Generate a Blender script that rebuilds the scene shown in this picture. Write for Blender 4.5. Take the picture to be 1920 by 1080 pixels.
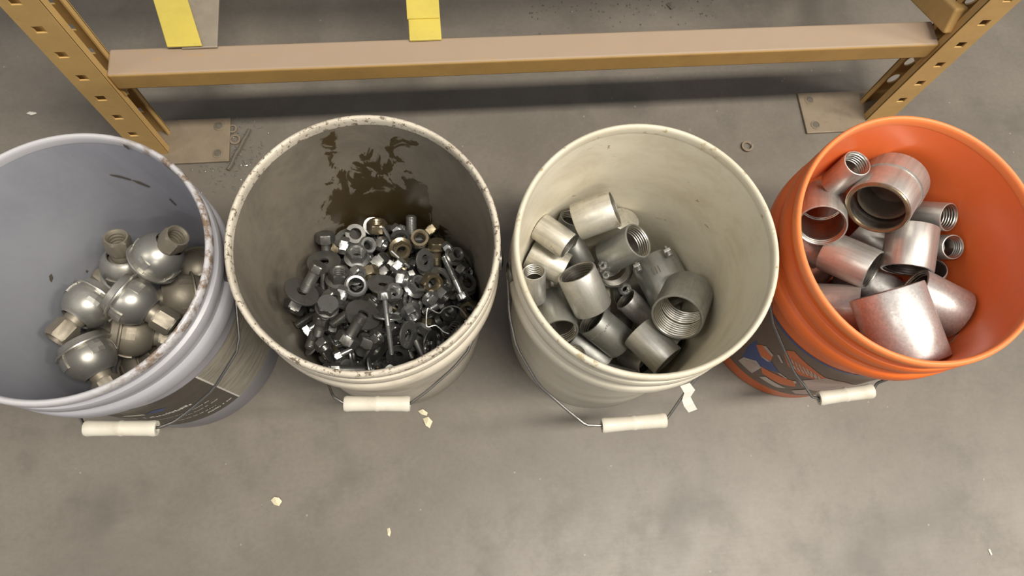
import bpy, math, random
import numpy as np
from mathutils import Matrix, Vector

for o in list(bpy.data.objects):
    bpy.data.objects.remove(o)
scn = bpy.context.scene
COL = scn.collection
random.seed(11)
RNG = np.random.default_rng(11)

# ------------------------------------------------------------------ camera
F = 1292.58                                   # focal length in pixels of the 1920 px frame
CAM = np.array([0.0, 0.0, 1.0686])
CR = np.array([0.99422, -0.08794, 0.06156])   # camera right
CW = np.array([0.08508, 0.29672, -0.95117])   # camera forward
CW /= np.linalg.norm(CW)
CR -= CW * (CR @ CW); CR /= np.linalg.norm(CR)
CU = np.cross(CR, CW)
cam_d = bpy.data.cameras.new('camera')
cam_d.sensor_fit = 'HORIZONTAL'; cam_d.sensor_width = 36.0
cam_d.lens = 36.0 * F / 1920.0
cam_d.clip_start = 0.02
cam = bpy.data.objects.new('camera', cam_d); COL.objects.link(cam)
cam.matrix_world = Matrix(((CR[0], CU[0], -CW[0], CAM[0]), (CR[1], CU[1], -CW[1], CAM[1]),
                           (CR[2], CU[2], -CW[2], CAM[2]), (0, 0, 0, 1)))
scn.camera = cam

# ------------------------------------------------------------------ light of the warehouse
world = bpy.data.worlds.new('warehouse_air'); scn.world = world
world.use_nodes = True
world.node_tree.nodes['Background'].inputs[0].default_value = (0.93, 0.95, 1.0, 1)
world.node_tree.nodes['Background'].inputs[1].default_value = 0.20

def strip_lamp(name, loc, sx, sy, watts, col=(1.0, 0.93, 0.82)):
    l = bpy.data.lights.new(name, 'AREA'); l.shape = 'RECTANGLE'
    l.size = sx; l.size_y = sy; l.energy = watts; l.color = col
    o = bpy.data.objects.new(name, l); COL.objects.link(o); o.location = loc
    return o
strip_lamp('ceiling_lamp', (1.5, -0.75, 5.0), 2.6, 0.45, 200)          # the row over the aisle
strip_lamp('ceiling_lamp', (-3.4, -0.8, 5.0), 2.4, 0.45, 40)
strip_lamp('ceiling_lamp', (5.0, -0.7, 5.0), 2.4, 0.45, 150)
strip_lamp('ceiling_lamp', (1.0, -5.0, 5.2), 3.0, 0.45, 60)             # the next aisle's row
vs = scn.view_settings
vs.view_transform = 'Standard'; vs.look = 'None'; vs.gamma = 1.0
vs.use_curve_mapping = False
vs.exposure = 0.7

# ------------------------------------------------------------------ pixels to places
def ray(px, py):
    return CW + CR * (px - 960) / F - CU * (py - 540) / F
def at_z(px, py, z):
    d = ray(px, py); return CAM + d * ((z - CAM[2]) / d[2])
def at_y(px, py, y):
    d = ray(px, py); return CAM + d * ((y - CAM[1]) / d[1])
def on_plane(px, py, O, n):
    d = ray(px, py); return CAM + d * (((O - CAM) @ n) / (d @ n))
def view_axis(px, py, dx, dy, tilt):
    """axis of a thing from its direction in the picture (y down) and its tilt towards the viewer, degrees"""
    v = ray(px, py); v = v / np.linalg.norm(v)
    r = CR - v * (CR @ v); r /= np.linalg.norm(r)
    u = np.cross(r, v)
    m = math.hypot(dx, dy) or 1.0
    t = math.radians(tilt)
    a = math.cos(t) * (r * dx / m - u * dy / m) - math.sin(t) * v
    return a / np.linalg.norm(a)
def frame_from_axis(a, roll=0.0):
    a = np.asarray(a, float); a = a / np.linalg.norm(a)
    h = np.array([0, 0, 1.0]) if abs(a[2]) < 0.9 else np.array([1.0, 0, 0])
    x = np.cross(h, a); x /= np.linalg.norm(x); y = np.cross(a, x)
    c, s = math.cos(roll), math.sin(roll)
    return np.stack([c * x + s * y, -s * x + c * y, a], 1)       # columns

def facing(a, px, py):
    """frame with z along a and y turned to the side seen in the photograph"""
    v = -ray(px, py); y = v - a * (v @ a); y /= np.linalg.norm(y)
    return np.stack([np.cross(y, a), y, a], 1)

# ------------------------------------------------------------------ mesh helpers
class MB:
    def __init__(s):
        s.v = []; s.f = []; s.m = []; s.cur = 0
    def add(s, vs_, fs):
        b = len(s.v); s.v += [tuple(map(float, q)) for q in vs_]
        for f in fs:
            s.f.append([b + i for i in f]); s.m.append(s.cur)
        return s
    def xf(s, M, start=0):
        R = np.asarray(M)[:3, :3]; T = np.asarray(M)[:3, 3]
        s.v[start:] = [tuple(R @ np.array(q) + T) for q in s.v[start:]]
        return s
    def lathe(s, prof, n=48, closed=False, rf=None):
        """revolve (r, z) points about z; ends with r == 0 are closed to a point"""
        vs_ = []; idx = []
        for r, z in prof:
            if r <= 1e-9:
                idx.append([len(vs_)] * n); vs_.append((0, 0, z))
            else:
                b = len(vs_); idx.append(list(range(b, b + n)))
                for k in range(n):
                    a = 2 * math.pi * k / n
                    q = r * (rf(a, r, z) if rf else 1.0)
                    vs_.append((q * math.cos(a), q * math.sin(a), z))
        fs = []
        m = len(prof)
        for i in range(m if closed else m - 1):
            A, B_ = idx[i], idx[(i + 1) % m]
            for k in range(n):
                l = (k + 1) % n
                f = [A[k], A[l], B_[l], B_[k]]
                g = []
                for q in f:
                    if q not in g: g.append(q)
                if len(g) > 2: fs.append(g)
        return s.add(vs_, fs)
    def tube(s, pts, r, n=8, closed=False):
        pts = [np.array(p, float) for p in pts]; m = len(pts)
        vs_ = []; fs = []
        prev = None
        for i, p in enumerate(pts):
            a = pts[(i - 1) % m] if (closed or i) else p
            b = pts[(i + 1) % m] if (closed or i < m - 1) else p
            t = b - a; t = t / (np.linalg.norm(t) + 1e-12)
            if prev is None:
                x = frame_from_axis(t)[:, 0]
            else:
                x = prev - t * (prev @ t); x /= np.linalg.norm(x) + 1e-12
            prev = x; y = np.cross(t, x)
            for k in range(n):
                an = 2 * math.pi * k / n
                vs_.append(p + r * (math.cos(an) * x + math.sin(an) * y))
        for i in range(m if closed else m - 1):
            j = (i + 1) % m
            for k in range(n):
                l = (k + 1) % n
                fs.append([i * n + k, i * n + l, j * n + l, j * n + k])
        if not closed:
            fs.append(list(range(n))[::-1]); fs.append([(m - 1) * n + k for k in range(n)])
        return s.add(vs_, fs)
    def box(s, c, d):
        x, y, z = c; a, b, e = d[0] / 2, d[1] / 2, d[2] / 2
        v = [(x + i * a, y + j * b, z + k * e) for i in (-1, 1) for j in (-1, 1) for k in (-1, 1)]
        return s.add(v, [[0, 1, 3, 2], [4, 6, 7, 5], [0, 4, 5, 1], [2, 3, 7, 6], [0, 2, 6, 4], [1, 5, 7, 3]])
    def prism(s, poly, ax, a, b):
        """extrude a 2D outline along axis ax (0, 1, 2) between a and b"""
        n = len(poly); v = []
        for t in (a, b):
            for p in poly:
                q = list(p); q.insert(ax, t); v.append(q)
        fs = [list(range(n))[::-1], list(range(n, 2 * n))]
        for k in range(n):
            l = (k + 1) % n; fs.append([k, l, n + l, n + k])
        return s.add(v, fs)
    def mesh(s, name, mats, smooth=True, angle=35):
        me = bpy.data.meshes.new(name); me.from_pydata(s.v, [], s.f)
        for mt in (mats if isinstance(mats, (list, tuple)) else [mats]):
            me.materials.append(mt)
        if any(s.m):
            me.polygons.foreach_set('material_index', s.m)
        me.validate()
        import bmesh as _b
        bm = _b.new(); bm.from_mesh(me); _b.ops.recalc_face_normals(bm, faces=bm.faces); bm.to_mesh(me); bm.free()
        if smooth:
            me.polygons.foreach_set('use_smooth', [True] * len(me.polygons))
            me.set_sharp_from_angle(angle=math.radians(angle))
        me.update()
        return me
def link(name, me, parent=None, M=None):
    o = bpy.data.objects.new(name, me); COL.objects.link(o)
    if parent: o.parent = parent
    if M is not None:
        if parent: o.matrix_local = M
        else: o.matrix_world = M
    return o
def tag(o, label, cat, group=None):
    o['label'] = label; o['category'] = cat
    if group: o['group'] = group
    return o
def thing(name, M, label, cat, group=None):
    o = bpy.data.objects.new(name, None); COL.objects.link(o); o.empty_display_size = 0.02
    if M is not None: o.matrix_world = M
    return tag(o, label, cat, group)
def mat4(R, p):
    return Matrix(((R[0][0], R[0][1], R[0][2], p[0]), (R[1][0], R[1][1], R[1][2], p[1]),
                   (R[2][0], R[2][1], R[2][2], p[2]), (0, 0, 0, 1)))
def bevel(o, w, seg=2):
    m = o.modifiers.new('bevel', 'BEVEL'); m.width = w; m.segments = seg; m.limit_method = 'ANGLE'
    return o

# ------------------------------------------------------------------ materials
class Mat:
    def __init__(s, name):
        s.m = bpy.data.materials.new(name); s.m.use_nodes = True
        s.t = s.m.node_tree; s.n = s.t.nodes; s.b = s.n['Principled BSDF']
    def new(s, k, **kw):
        x = s.n.new(k)
        for a, b in kw.items(): setattr(x, a, b)
        return x
    def put(s, sock, v):
        if hasattr(v, 'is_linked') or hasattr(v, 'links'): s.t.links.new(v, sock)
        else: sock.default_value = v
    def coord(s, scale=(1, 1, 1), rnd=True):
        c = s.new('ShaderNodeTexCoord').outputs['Object']
        mp = s.new('ShaderNodeMapping'); s.put(mp.inputs[0], c); mp.inputs['Scale'].default_value = scale
        if rnd:
            oi = s.new('ShaderNodeObjectInfo')
            mu = s.math('MULTIPLY', oi.outputs['Random'], 13.0)
            cx = s.new('ShaderNodeCombineXYZ')
            for i in range(3): s.put(cx.inputs[i], mu)
            s.put(mp.inputs['Location'], cx.outputs[0])
        return mp.outputs[0]
    def noise(s, vec, scale, detail=4, rough=0.6, dist=0.0):
        x = s.new('ShaderNodeTexNoise'); s.put(x.inputs['Vector'], vec)
        x.inputs['Scale'].default_value = scale; x.inputs['Detail'].default_value = detail
        x.inputs['Roughness'].default_value = rough; x.inputs['Distortion'].default_value = dist
        return x.outputs[0]
    def math(s, op, a, b=0.0, clamp=False):
        x = s.new('ShaderNodeMath', operation=op, use_clamp=clamp); s.put(x.inputs[0], a); s.put(x.inputs[1], b)
        return x.outputs[0]
    def step(s, v, a, b, lo=0.0, hi=1.0):
        x = s.new('ShaderNodeMapRange', interpolation_type='SMOOTHSTEP'); s.put(x.inputs[0], v)
        x.inputs[1].default_value = a; x.inputs[2].default_value = b
        x.inputs[3].default_value = lo; x.inputs[4].default_value = hi
        return x.outputs[0]
    def mix(s, f, a, b):
        x = s.new('ShaderNodeMix', data_type='RGBA'); s.put(x.inputs[0], f)
        s.put(x.inputs[6], (*a, 1) if isinstance(a, tuple) else a)
        s.put(x.inputs[7], (*b, 1) if isinstance(b, tuple) else b)
        return x.outputs[2]
    def bump(s, h, strength, dist=0.001):
        x = s.new('ShaderNodeBump'); s.put(x.inputs['Height'], h)
        x.inputs['Strength'].default_value = strength; x.inputs['Distance'].default_value = dist
        s.put(s.b.inputs['Normal'], x.outputs[0])
    def done(s, col=None, rough=None, metal=None, spec=None):
        if col is not None: s.put(s.b.inputs['Base Color'], (*col, 1) if isinstance(col, tuple) else col)
        if rough is not None: s.put(s.b.inputs['Roughness'], rough)
        if metal is not None: s.put(s.b.inputs['Metallic'], metal)
        if spec is not None: s.put(s.b.inputs['Specular IOR Level'], spec)
        return s.m

def metal(name, col, r0, r1, stain=None, scale=60, amount=0.5, bump=0.05, mtl=1.0, streak=0.0, spangle=0.0):
    k = Mat(name); c = k.coord()
    n1 = k.noise(c, scale, 5, 0.65); n2 = k.noise(c, scale * 4, 3)
    dark = tuple(q * 0.82 for q in col)
    cc = k.mix(k.step(n1, 0.35, 0.65), dark, col)
    if streak:                                     # drawing marks along the pipe
        sk = k.noise(k.coord((1, 1, 0.07)), 110, 4, 0.7)
        cc = k.mix(k.math('MULTIPLY', k.step(sk, 0.42, 0.68), streak), cc, tuple(q * 0.5 for q in col))
    if spangle:
        v = k.new('ShaderNodeTexVoronoi'); k.put(v.inputs['Vector'], c); v.inputs['Scale'].default_value = 420
        sp_ = k.new('ShaderNodeSeparateColor'); k.put(sp_.inputs[0], v.outputs['Color'])
        cc = k.mix(k.math('MULTIPLY', sp_.outputs[0], spangle), cc, tuple(q * 0.55 for q in col))
    if stain:
        cc = k.mix(k.math('MULTIPLY', k.step(k.noise(c, scale * 0.6, 6, 0.7), 0.55, 0.68), amount), cc, stain)
    k.bump(n2, bump, 0.0006)
    return k.done(cc, k.step(n1, 0.3, 0.7, r1, r0), mtl)

def plastic(name, col, rough, scuff, amt, scale=9, stretch=(1, 1, 1), fine=0.3):
    k = Mat(name); c = k.coord(stretch, False)
    n = k.noise(c, scale, 6, 0.7, 0.4); f = k.noise(c, scale * 9, 3)
    m = k.math('ADD', k.math('MULTIPLY', k.step(n, 0.45, 0.75), amt), k.math('MULTIPLY', k.step(f, 0.55, 0.8), amt * fine), True)
    cc = k.mix(m, col, scuff)
    k.bump(f, 0.06, 0.0008)
    return k.done(cc, k.step(n, 0.3, 0.7, rough, rough + 0.12), 0.0)

MT = {}
# concrete floor
k = Mat('polished_concrete'); c = k.coord((1, 1, 1), False)
big = k.noise(c, 3.2, 6, 0.65, 0.3); mid = k.noise(c, 11, 8, 0.7); fine = k.noise(c, 140, 4, 0.7)
cc = k.mix(k.step(big, 0.32, 0.7), (0.128, 0.113, 0.094), (0.172, 0.153, 0.129))
cc = k.mix(k.math('MULTIPLY', k.step(mid, 0.48, 0.72), 0.5), cc, (0.100, 0.091, 0.076))
smu = k.noise(c, 4.6, 3, 0.5, 0.2)
cc = k.mix(k.math('MULTIPLY', k.step(smu, 0.60, 0.72), 0.45), cc, (0.062, 0.058, 0.049))
cc = k.mix(k.math('MULTIPLY', k.step(fine, 0.35, 0.7), 0.16), cc, (0.070, 0.063, 0.054))
sp = k.new('ShaderNodeTexVoronoi'); k.put(sp.inputs['Vector'], c); sp.inputs['Scale'].default_value = 26
cc = k.mix(k.step(sp.outputs['Distance'], 0.03, 0.05, 0.55, 0.0), cc, (0.30, 0.28, 0.25))
scr = k.noise(k.coord((3, 40, 1), False), 6, 3)
k.bump(fine, 0.05, 0.0006)
MT['concrete'] = k.done(cc, k.math('ADD', k.step(mid, 0.3, 0.75, 0.36, 0.43), k.math('MULTIPLY', scr, 0.05)), 0.0, 0.36)

def paint(name, col, worn, dust):
    """painted steel: worn spots and dust that has settled on the faces looking up"""
    k = Mat(name); c = k.coord((1, 1, 1), False)
    n = k.noise(c, 14, 6, 0.7); n2 = k.noise(c, 55, 5, 0.75)
    cc = k.mix(k.step(n, 0.35, 0.7), col, tuple(q * 0.86 for q in col))
    cc = k.mix(k.step(n2, 0.66, 0.72), cc, worn)
    if dust:
        g = k.new('ShaderNodeNewGeometry'); sx = k.new('ShaderNodeSeparateXYZ'); k.put(sx.inputs[0], g.outputs['Normal'])
        up = k.step(sx.outputs[2], 0.55, 0.95)
        sc = k.step(k.noise(k.coord((1, 5, 1), False), 16, 6, 0.75), 0.60, 0.72, 1.0, 0.35)
        cc = k.mix(k.math('MULTIPLY', up, sc), cc, dust)
    k.bump(n2, 0.08, 0.0008)
    return k.done(cc, k.step(n, 0.3, 0.7, 0.42, 0.6), 0.0)
MT['rack'] = paint('rack_mustard_paint', (0.41, 0.25, 0.078), (0.38, 0.24, 0.10), (0.31, 0.232, 0.165))
MT['rack_post'] = paint('rack_post_paint', (0.54, 0.345, 0.125), (0.45, 0.26, 0.09), None)
MT['yellow'] = paint('safety_yellow_paint', (0.55, 0.445, 0.085), (0.36, 0.30, 0.12), None)
MT['plate'] = metal('dusty_steel_plate', (0.215, 0.17, 0.118), 0.5, 0.7, (0.12, 0.085, 0.05), 25, 0.7, 0.1, 0.1)
MT['bare_steel'] = metal('bare_steel', (0.36, 0.31, 0.245), 0.36, 0.5, (0.2, 0.17, 0.13), 18, 0.5, 0.06, 0.35)
MT['galv'] = metal('galvanised_steel', (0.60, 0.59, 0.56), 0.38, 0.48, (0.42, 0.41, 0.38), 55, 0.5, 0.1, 0.75, 0.5)
MT['galv_dull'] = metal('dull_galvanised_steel', (0.38, 0.385, 0.365), 0.42, 0.52, (0.27, 0.26, 0.235), 45, 0.5, 0.1, 0.8, 0.4)
MT['galv_warm'] = metal('pale_galvanised_steel', (0.66, 0.635, 0.56), 0.38, 0.5, (0.36, 0.30, 0.21), 60, 0.75, 0.16, 0.7, 0.55)
MT['galv_bright'] = metal('bright_galvanised_steel', (0.66, 0.64, 0.625), 0.36, 0.46, (0.56, 0.53, 0.51), 90, 0.4, 0.12, 0.7, 0.0, 0.5)
MT['cast'] = metal('cast_zinc', (0.46, 0.45, 0.41), 0.32, 0.44, (0.32, 0.29, 0.245), 30, 0.45, 0.1, 0.8)
MT['cast_dusty'] = metal('dusty_cast_zinc', (0.32, 0.285, 0.225), 0.46, 0.6, (0.24, 0.19, 0.14), 30, 0.4, 0.06, 0.6)
MT['zinc'] = metal('zinc_plate', (0.46, 0.465, 0.455), 0.24, 0.4, (0.26, 0.25, 0.23), 90, 0.5, 0.06, 0.85)
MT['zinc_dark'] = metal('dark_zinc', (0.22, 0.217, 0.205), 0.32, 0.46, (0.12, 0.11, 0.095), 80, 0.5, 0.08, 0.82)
MT['brass_tint'] = metal('yellow_zinc', (0.30, 0.25, 0.165), 0.26, 0.42, (0.15, 0.115, 0.07), 70, 0.5, 0.06, 0.8)
MT['thread'] = metal('cut_thread', (0.46, 0.445, 0.41), 0.3, 0.42, None, 90)
MT['wire'] = metal('bail_wire', (0.27, 0.26, 0.245), 0.32, 0.5, (0.13, 0.11, 0.09), 60, 0.5)
MT['grip'] = plastic('white_grip', (0.58, 0.55, 0.47), 0.42, (0.42, 0.36, 0.26), 0.45, 40)
MT['tape'] = plastic('white_tape', (0.58, 0.56, 0.50), 0.55, (0.5, 0.45, 0.36), 0.3, 40)
MT['chip'] = plastic('paper_scrap', (0.62, 0.55, 0.38), 0.6, (0.42, 0.34, 0.2), 0.4, 60)
MT['dark_scrap'] = plastic('dark_scrap', (0.10, 0.085, 0.065), 0.55, (0.2, 0.17, 0.13), 0.4, 50)
MT['red'] = plastic('red_plastic', (0.28, 0.02, 0.02), 0.4, (0.2, 0.02, 0.02), 0.3, 50)
# bucket plastics
MT['grey_out'] = plastic('grey_pail_outside', (0.335, 0.335, 0.365), 0.30, (0.30, 0.29, 0.30), 0.35, 10)
k = Mat('grey_pail_rim'); c = k.coord((1, 1, 1), False)
tc = k.new('ShaderNodeTexCoord'); sx = k.new('ShaderNodeSeparateXYZ'); k.put(sx.inputs[0], tc.outputs['Object'])
wn = k.noise(c, 38, 5, 0.75)
wear = k.math('MULTIPLY', k.step(sx.outputs[0], 0.02, 0.11), k.step(wn, 0.42, 0.58))
MT['grey_rim'] = k.done(k.mix(wear, (0.43, 0.425, 0.44), (0.17, 0.115, 0.075)), 0.36, 0.0)
MT['cream_out'] = plastic('cream_pail_outside', (0.62, 0.58, 0.48), 0.36, (0.42, 0.36, 0.25), 0.4, 10, (1, 1, 3))
MT['dirty_out'] = plastic('dirty_white_pail_outside', (0.55, 0.50, 0.41), 0.42, (0.26, 0.21, 0.15), 0.55, 12, (1, 1, 4))
MT['orange_out'] = plastic('orange_pail_outside', (0.74, 0.145, 0.02), 0.36, (0.48, 0.12, 0.07), 0.35, 9)
MT['orange_in'] = plastic('orange_pail_inside', (0.80, 0.165, 0.04), 0.34, (0.62, 0.17, 0.09), 0.5, 7)
def pail_inside(name, col, scuff, dark, dark_thr, rough, streak=(1, 1, 0.5)):
    k = Mat(name); c = k.coord(streak, False); c1 = k.coord((1, 1, 1), False)
    n = k.noise(c, 8, 7, 0.72, 0.6); f = k.noise(c, 60, 4, 0.7)
    cc = k.mix(k.math('MULTIPLY', k.step(n, 0.4, 0.7), 0.6), col, scuff)
    cc = k.mix(k.math('MULTIPLY', k.step(f, 0.5, 0.8), 0.25), cc, scuff)
    sm = k.noise(k.coord((1, 1, 2.2), False), 17, 5, 0.7, 1.2)
    cc = k.mix(k.step(sm, dark_thr, dark_thr + 0.02), cc, dark)
    k.bump(f, 0.05, 0.0008)
    return k.done(cc, rough, 0.0)
MT['grey_in'] = pail_inside('grey_pail_inside', (0.315, 0.32, 0.36), (0.25, 0.25, 0.285), (0.05, 0.05, 0.06), 0.735, 0.45)
MT['cream_in'] = pail_inside('cream_pail_inside', (0.72, 0.67, 0.54), (0.52, 0.46, 0.34), (0.34, 0.27, 0.16), 0.69, 0.45, (1, 1, 1.6))
# the stained pail: grey film wiped off in patches that bare a dark brown oily stain on the wall by the rack
k = Mat('stained_pail_inside'); c = k.coord((1, 1, 1), False)
tc = k.new('ShaderNodeTexCoord'); sx = k.new('ShaderNodeSeparateXYZ'); k.put(sx.inputs[0], tc.outputs['Object'])
th = k.math('ARCTAN2', sx.outputs[1], sx.outputs[0])
cx = k.new('ShaderNodeCombineXYZ'); k.put(cx.inputs[0], k.math('MULTIPLY', th, 1.0)); k.put(cx.inputs[1], k.math('MULTIPLY', sx.outputs[2], 4.0))
blob = k.noise(cx.outputs[0], 4.2, 7, 0.62, 0.9)
dth = k.math('ABSOLUTE', k.math('SUBTRACT', th, 1.53))
low = k.step(sx.outputs[2], 0.12, 0.345, 0.33, 0.02)
side = k.step(dth, 0.25, 0.85, 0.0, -0.34)
val = k.math('ADD', k.math('ADD', blob, low), side)
n = k.noise(c, 9, 7, 0.72, 0.5); f = k.noise(c, 55, 4, 0.7)
cc = k.mix(k.step(n, 0.35, 0.7), (0.215, 0.188, 0.15), (0.145, 0.127, 0.10))
cc = k.mix(k.math('MULTIPLY', k.step(f, 0.5, 0.8), 0.3), cc, (0.105, 0.09, 0.07))
st = k.step(val, 0.595, 0.625)
cc = k.mix(st, cc, (0.060, 0.041, 0.017))
k.bump(f, 0.05, 0.0008)
MT['stain_in'] = k.done(cc, k.step(st, 0, 1, 0.48, 0.34), 0.0)
def rim_speck(name, col, speck, thr, sc=60):
    k = Mat(name); c = k.coord((1, 1, 1), False)
    n = k.noise(c, sc, 5, 0.75); b = k.noise(c, 9, 4)
    cc = k.mix(k.step(n, thr, thr + 0.06), col, speck)
    cc = k.mix(k.math('MULTIPLY', k.step(b, 0.45, 0.7), 0.3), cc, speck)
    k.bump(n, 0.15, 0.001)
    return k.done(cc, 0.5, 0.0)
MT['dirty_rim'] = rim_speck('dirty_pail_rim', (0.56, 0.51, 0.42), (0.14, 0.105, 0.07), 0.54, 150)
MT['cream_rim'] = rim_speck('cream_pail_rim', (0.60, 0.56, 0.45), (0.40, 0.33, 0.2), 0.58)
MT['orange_rim'] = rim_speck('orange_pail_rim', (0.80, 0.22, 0.06), (0.60, 0.20, 0.09), 0.60)
# printed labels
MT['lab_dark'] = plastic('dark_label_print', (0.050, 0.040, 0.029), 0.35, (0.14, 0.12, 0.09), 0.4, 20)
k = Mat('grey_timber_print'); c = k.coord((1, 1, 9), False)
g = k.noise(c, 22, 6, 0.75, 0.8)
MT['lab_wood'] = k.done(k.mix(k.step(g, 0.38, 0.66), (0.36, 0.33, 0.27), (0.20, 0.18, 0.14)), 0.4, 0.0)
MT['lab_white'] = plastic('white_print', (0.66, 0.62, 0.56), 0.4, (0.4, 0.36, 0.3), 0.3, 40)
MT['lab_faded'] = plastic('faded_print', (0.46, 0.39, 0.34), 0.4, (0.27, 0.2, 0.16), 0.5, 40)
MT['lab_blue'] = plastic('blue_print', (0.035, 0.06, 0.19), 0.4, (0.06, 0.07, 0.13), 0.4, 30)
MT['lab_brown'] = plastic('brown_print', (0.13, 0.085, 0.062), 0.4, (0.20, 0.12, 0.08), 0.4, 20)
MT['lab_orange'] = plastic('orange_print', (0.58, 0.13, 0.03), 0.4, (0.4, 0.12, 0.05), 0.4, 30)
MT['lab_pink'] = plastic('pale_print', (0.50, 0.36, 0.31), 0.4, (0.36, 0.24, 0.2), 0.5, 20)

# ------------------------------------------------------------------ the floor
m = MB().add([(-4, -4, 0), (4, -4, 0), (4, 4, 0), (-4, 4, 0)], [[0, 1, 2, 3]])
floor = link('floor', m.mesh('floor', MT['concrete'], False)); floor['kind'] = 'structure'

# ------------------------------------------------------------------ the rack
YF, YB = 0.607, 0.650                          # front and back faces of the front posts
BEAM_Z0, BEAM_Z1 = 0.181, 0.215
def flange(mb, x0, x1, y, zs, hole_w, hole_h, zmax, hx, oval=False, t=0.0025):
    """a face of the post in the xz plane at y, thickness t, pierced by a row of holes"""
    a, b = hx - hole_w / 2, hx + hole_w / 2
    rows = [0.004]
    for z in zs: rows += [z - hole_h / 2, z + hole_h / 2]
    rows.append(zmax)
    def quad(xa, xb, za, zb):
        mb.box(((xa + xb) / 2, y, (za + zb) / 2), (xb - xa, t, zb - za))
    quad(x0, a, rows[0], zmax); quad(b, x1, rows[0], zmax)
    for i in range(0, len(rows) - 1, 2):
        quad(a, b, rows[i], rows[i + 1])
    if oval:                                    # corner fillets turn the opening into an oval
        for z in zs:
            for sxn in (-1, 1):
                for szn in (-1, 1):
                    cxn, czn = hx + sxn * hole_w / 2, z + szn * hole_h / 2
                    arc = [(hx + sxn * hole_w / 2 * math.cos(q), z + szn * hole_h / 2 * math.sin(q)) for q in np.linspace(0, math.pi / 2, 6)]
                    poly = [(cxn, czn)] + arc
                    if sxn * szn < 0: poly = poly[::-1]
                    mb.prism(poly, 1, y - t / 2, y + t / 2)
rack = thing('storage_rack', Matrix.Identity(4), 'mustard yellow steel storage rack with slotted posts and a dusty low beam', 'rack')
def post(xo, s, yf, yb, top, front):
    """lipped channel, web at xo, open towards s"""
    w = 0.047
    zs = [0.071 + 0.05 * i for i in range(int((top - 0.1) / 0.05))]
    mb = MB()
    x0, x1 = sorted((xo, xo + s * w)); hx = xo + s * 0.0195
    flange(mb, x0, x1, yf, zs, 0.0135, 0.0125, top, hx)
    flange(mb, x0, x1, yb, zs, 0.019 if s < 0 else 0.015, 0.026 if s < 0 else 0.0125, top, hx + s * 0.004, s < 0)
    mb.box((xo + s * 0.00125, (yf + yb) / 2, top / 2 + 0.002), (0.0025, yb - yf - 0.0025, top - 0.004))
    lip = 0.013
    mb.box((xo + s * (w - 0.00125), yf + lip / 2, top / 2 + 0.002), (0.0025, lip, top - 0.004))
    mb.box((xo + s * (w - 0.00125), yb - lip * 0.35, top / 2 + 0.002), (0.0025, lip * 0.7, top - 0.004))
    o = link('post', mb.mesh('post', MT['rack_post'], False), rack)
    return o
POSTS = [(-0.5055, 1), (0.8155, -1)]
REAR = 0.44
for xo, s in POSTS:
    post(xo, s, YF, YB, 1.9, True)
    post(xo, s, YF + REAR, YB + REAR, 1.9, False)
    for dy in (0, REAR):                         # foot plates
        a, b = sorted((xo + s * 0.006, xo + s * (0.146 if s > 0 else 0.163)))
        mb = MB()
        mb.box(((a + b) / 2, 0.6285 + dy, 0.0025), (b - a, 0.083, 0.005))
        pl = link('foot_plate', mb.mesh('foot_plate', MT['plate'], False), rack); bevel(pl, 0.0012)
        inner = b if s > 0 else a
        for dyy in (-0.026, 0.026):
            q = MB().lathe([(0.0062, 0.0051), (0.0066, 0.0062), (0.0084, 0.0060), (0.0090, 0.0049)], 20)
            q.xf(mat4(np.eye(3), (inner - s * 0.019, 0.6285 + dy + dyy, 0)))
            link('anchor_hole', q.mesh('anchor_hole', MT['dark_scrap'] if False else MT['plate']), pl)
            q = MB().lathe([(0, 0.0060), (0.0036, 0.0060), (0.0042, 0.0055), (0.0064, 0.0054), (0.0064, 0.0049)], 16)
            q.xf(mat4(np.eye(3), (inner - s * 0.019, 0.6285 + dy + dyy, 0)))
            link('anchor_pin', q.mesh('anchor_pin', MT['dark_scrap']), pl)
def beam(y0, y1, z0, z1):
    xa, xb = POSTS[0][0] + 0.047, POSTS[1][0] - 0.047
    mb = MB(); mb.prism([(y0, z0), (y1, z0), (y1, z1), (y0 + 0.0, z1)], 0, xa, xb)
    o = link('beam', mb.mesh('beam', MT['rack'], False), rack); bevel(o, 0.0035, 3)
    for x, s in ((xa, 1), (xb, -1)):             # welded end connectors
        c_ = MB(); c_.box((x + s * 0.0018, (y0 + y1) / 2, (z0 + z1) / 2 - 0.012), (0.0035, y1 - y0 - 0.006, z1 - z0 + 0.018))
        e = link('end_connector', c_.mesh('end_connector', MT['rack'], False), rack); bevel(e, 0.001)
    return o
beam(0.612, 0.656, BEAM_Z0, BEAM_Z1)
beam(0.612, 0.656, 0.815, 0.849)                # next shelf level, above the picture
beam(0.612 + REAR, 0.656 + REAR, BEAM_Z0, BEAM_Z1)
def brace(xc, ya, za, yb, zb, hgt=0.046, wid=0.030):
    d = np.array([0, yb - ya, zb - za]); L = np.linalg.norm(d); d /= L
    n = np.array([0, -d[2], d[1]])
    P = np.array([xc, ya, za])
    v = []
    sec = [(-wid / 2, -hgt / 2), (wid / 2, -hgt / 2), (wid / 2, hgt / 2), (-wid / 2, hgt / 2)]
    for t in (0, L):
        for sxx, h in sec: v.append(P + d * t + n * h + np.array([sxx, 0, 0]))
    mb = MB().add(v, [[0, 1, 2, 3], [7, 6, 5, 4], [0, 4, 5, 1], [1, 5, 6, 2], [2, 6, 7, 3], [3, 7, 4, 0]])
    o = link('brace', mb.mesh('brace', MT['rack_post'], False), rack); bevel(o, 0.004, 3)
brace(0.7675, 0.6205, 0.257, 1.046, 0.073, 0.040, 0.022)
brace(-0.480, 0.652, 0.60, 1.046, 0.40)
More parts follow.
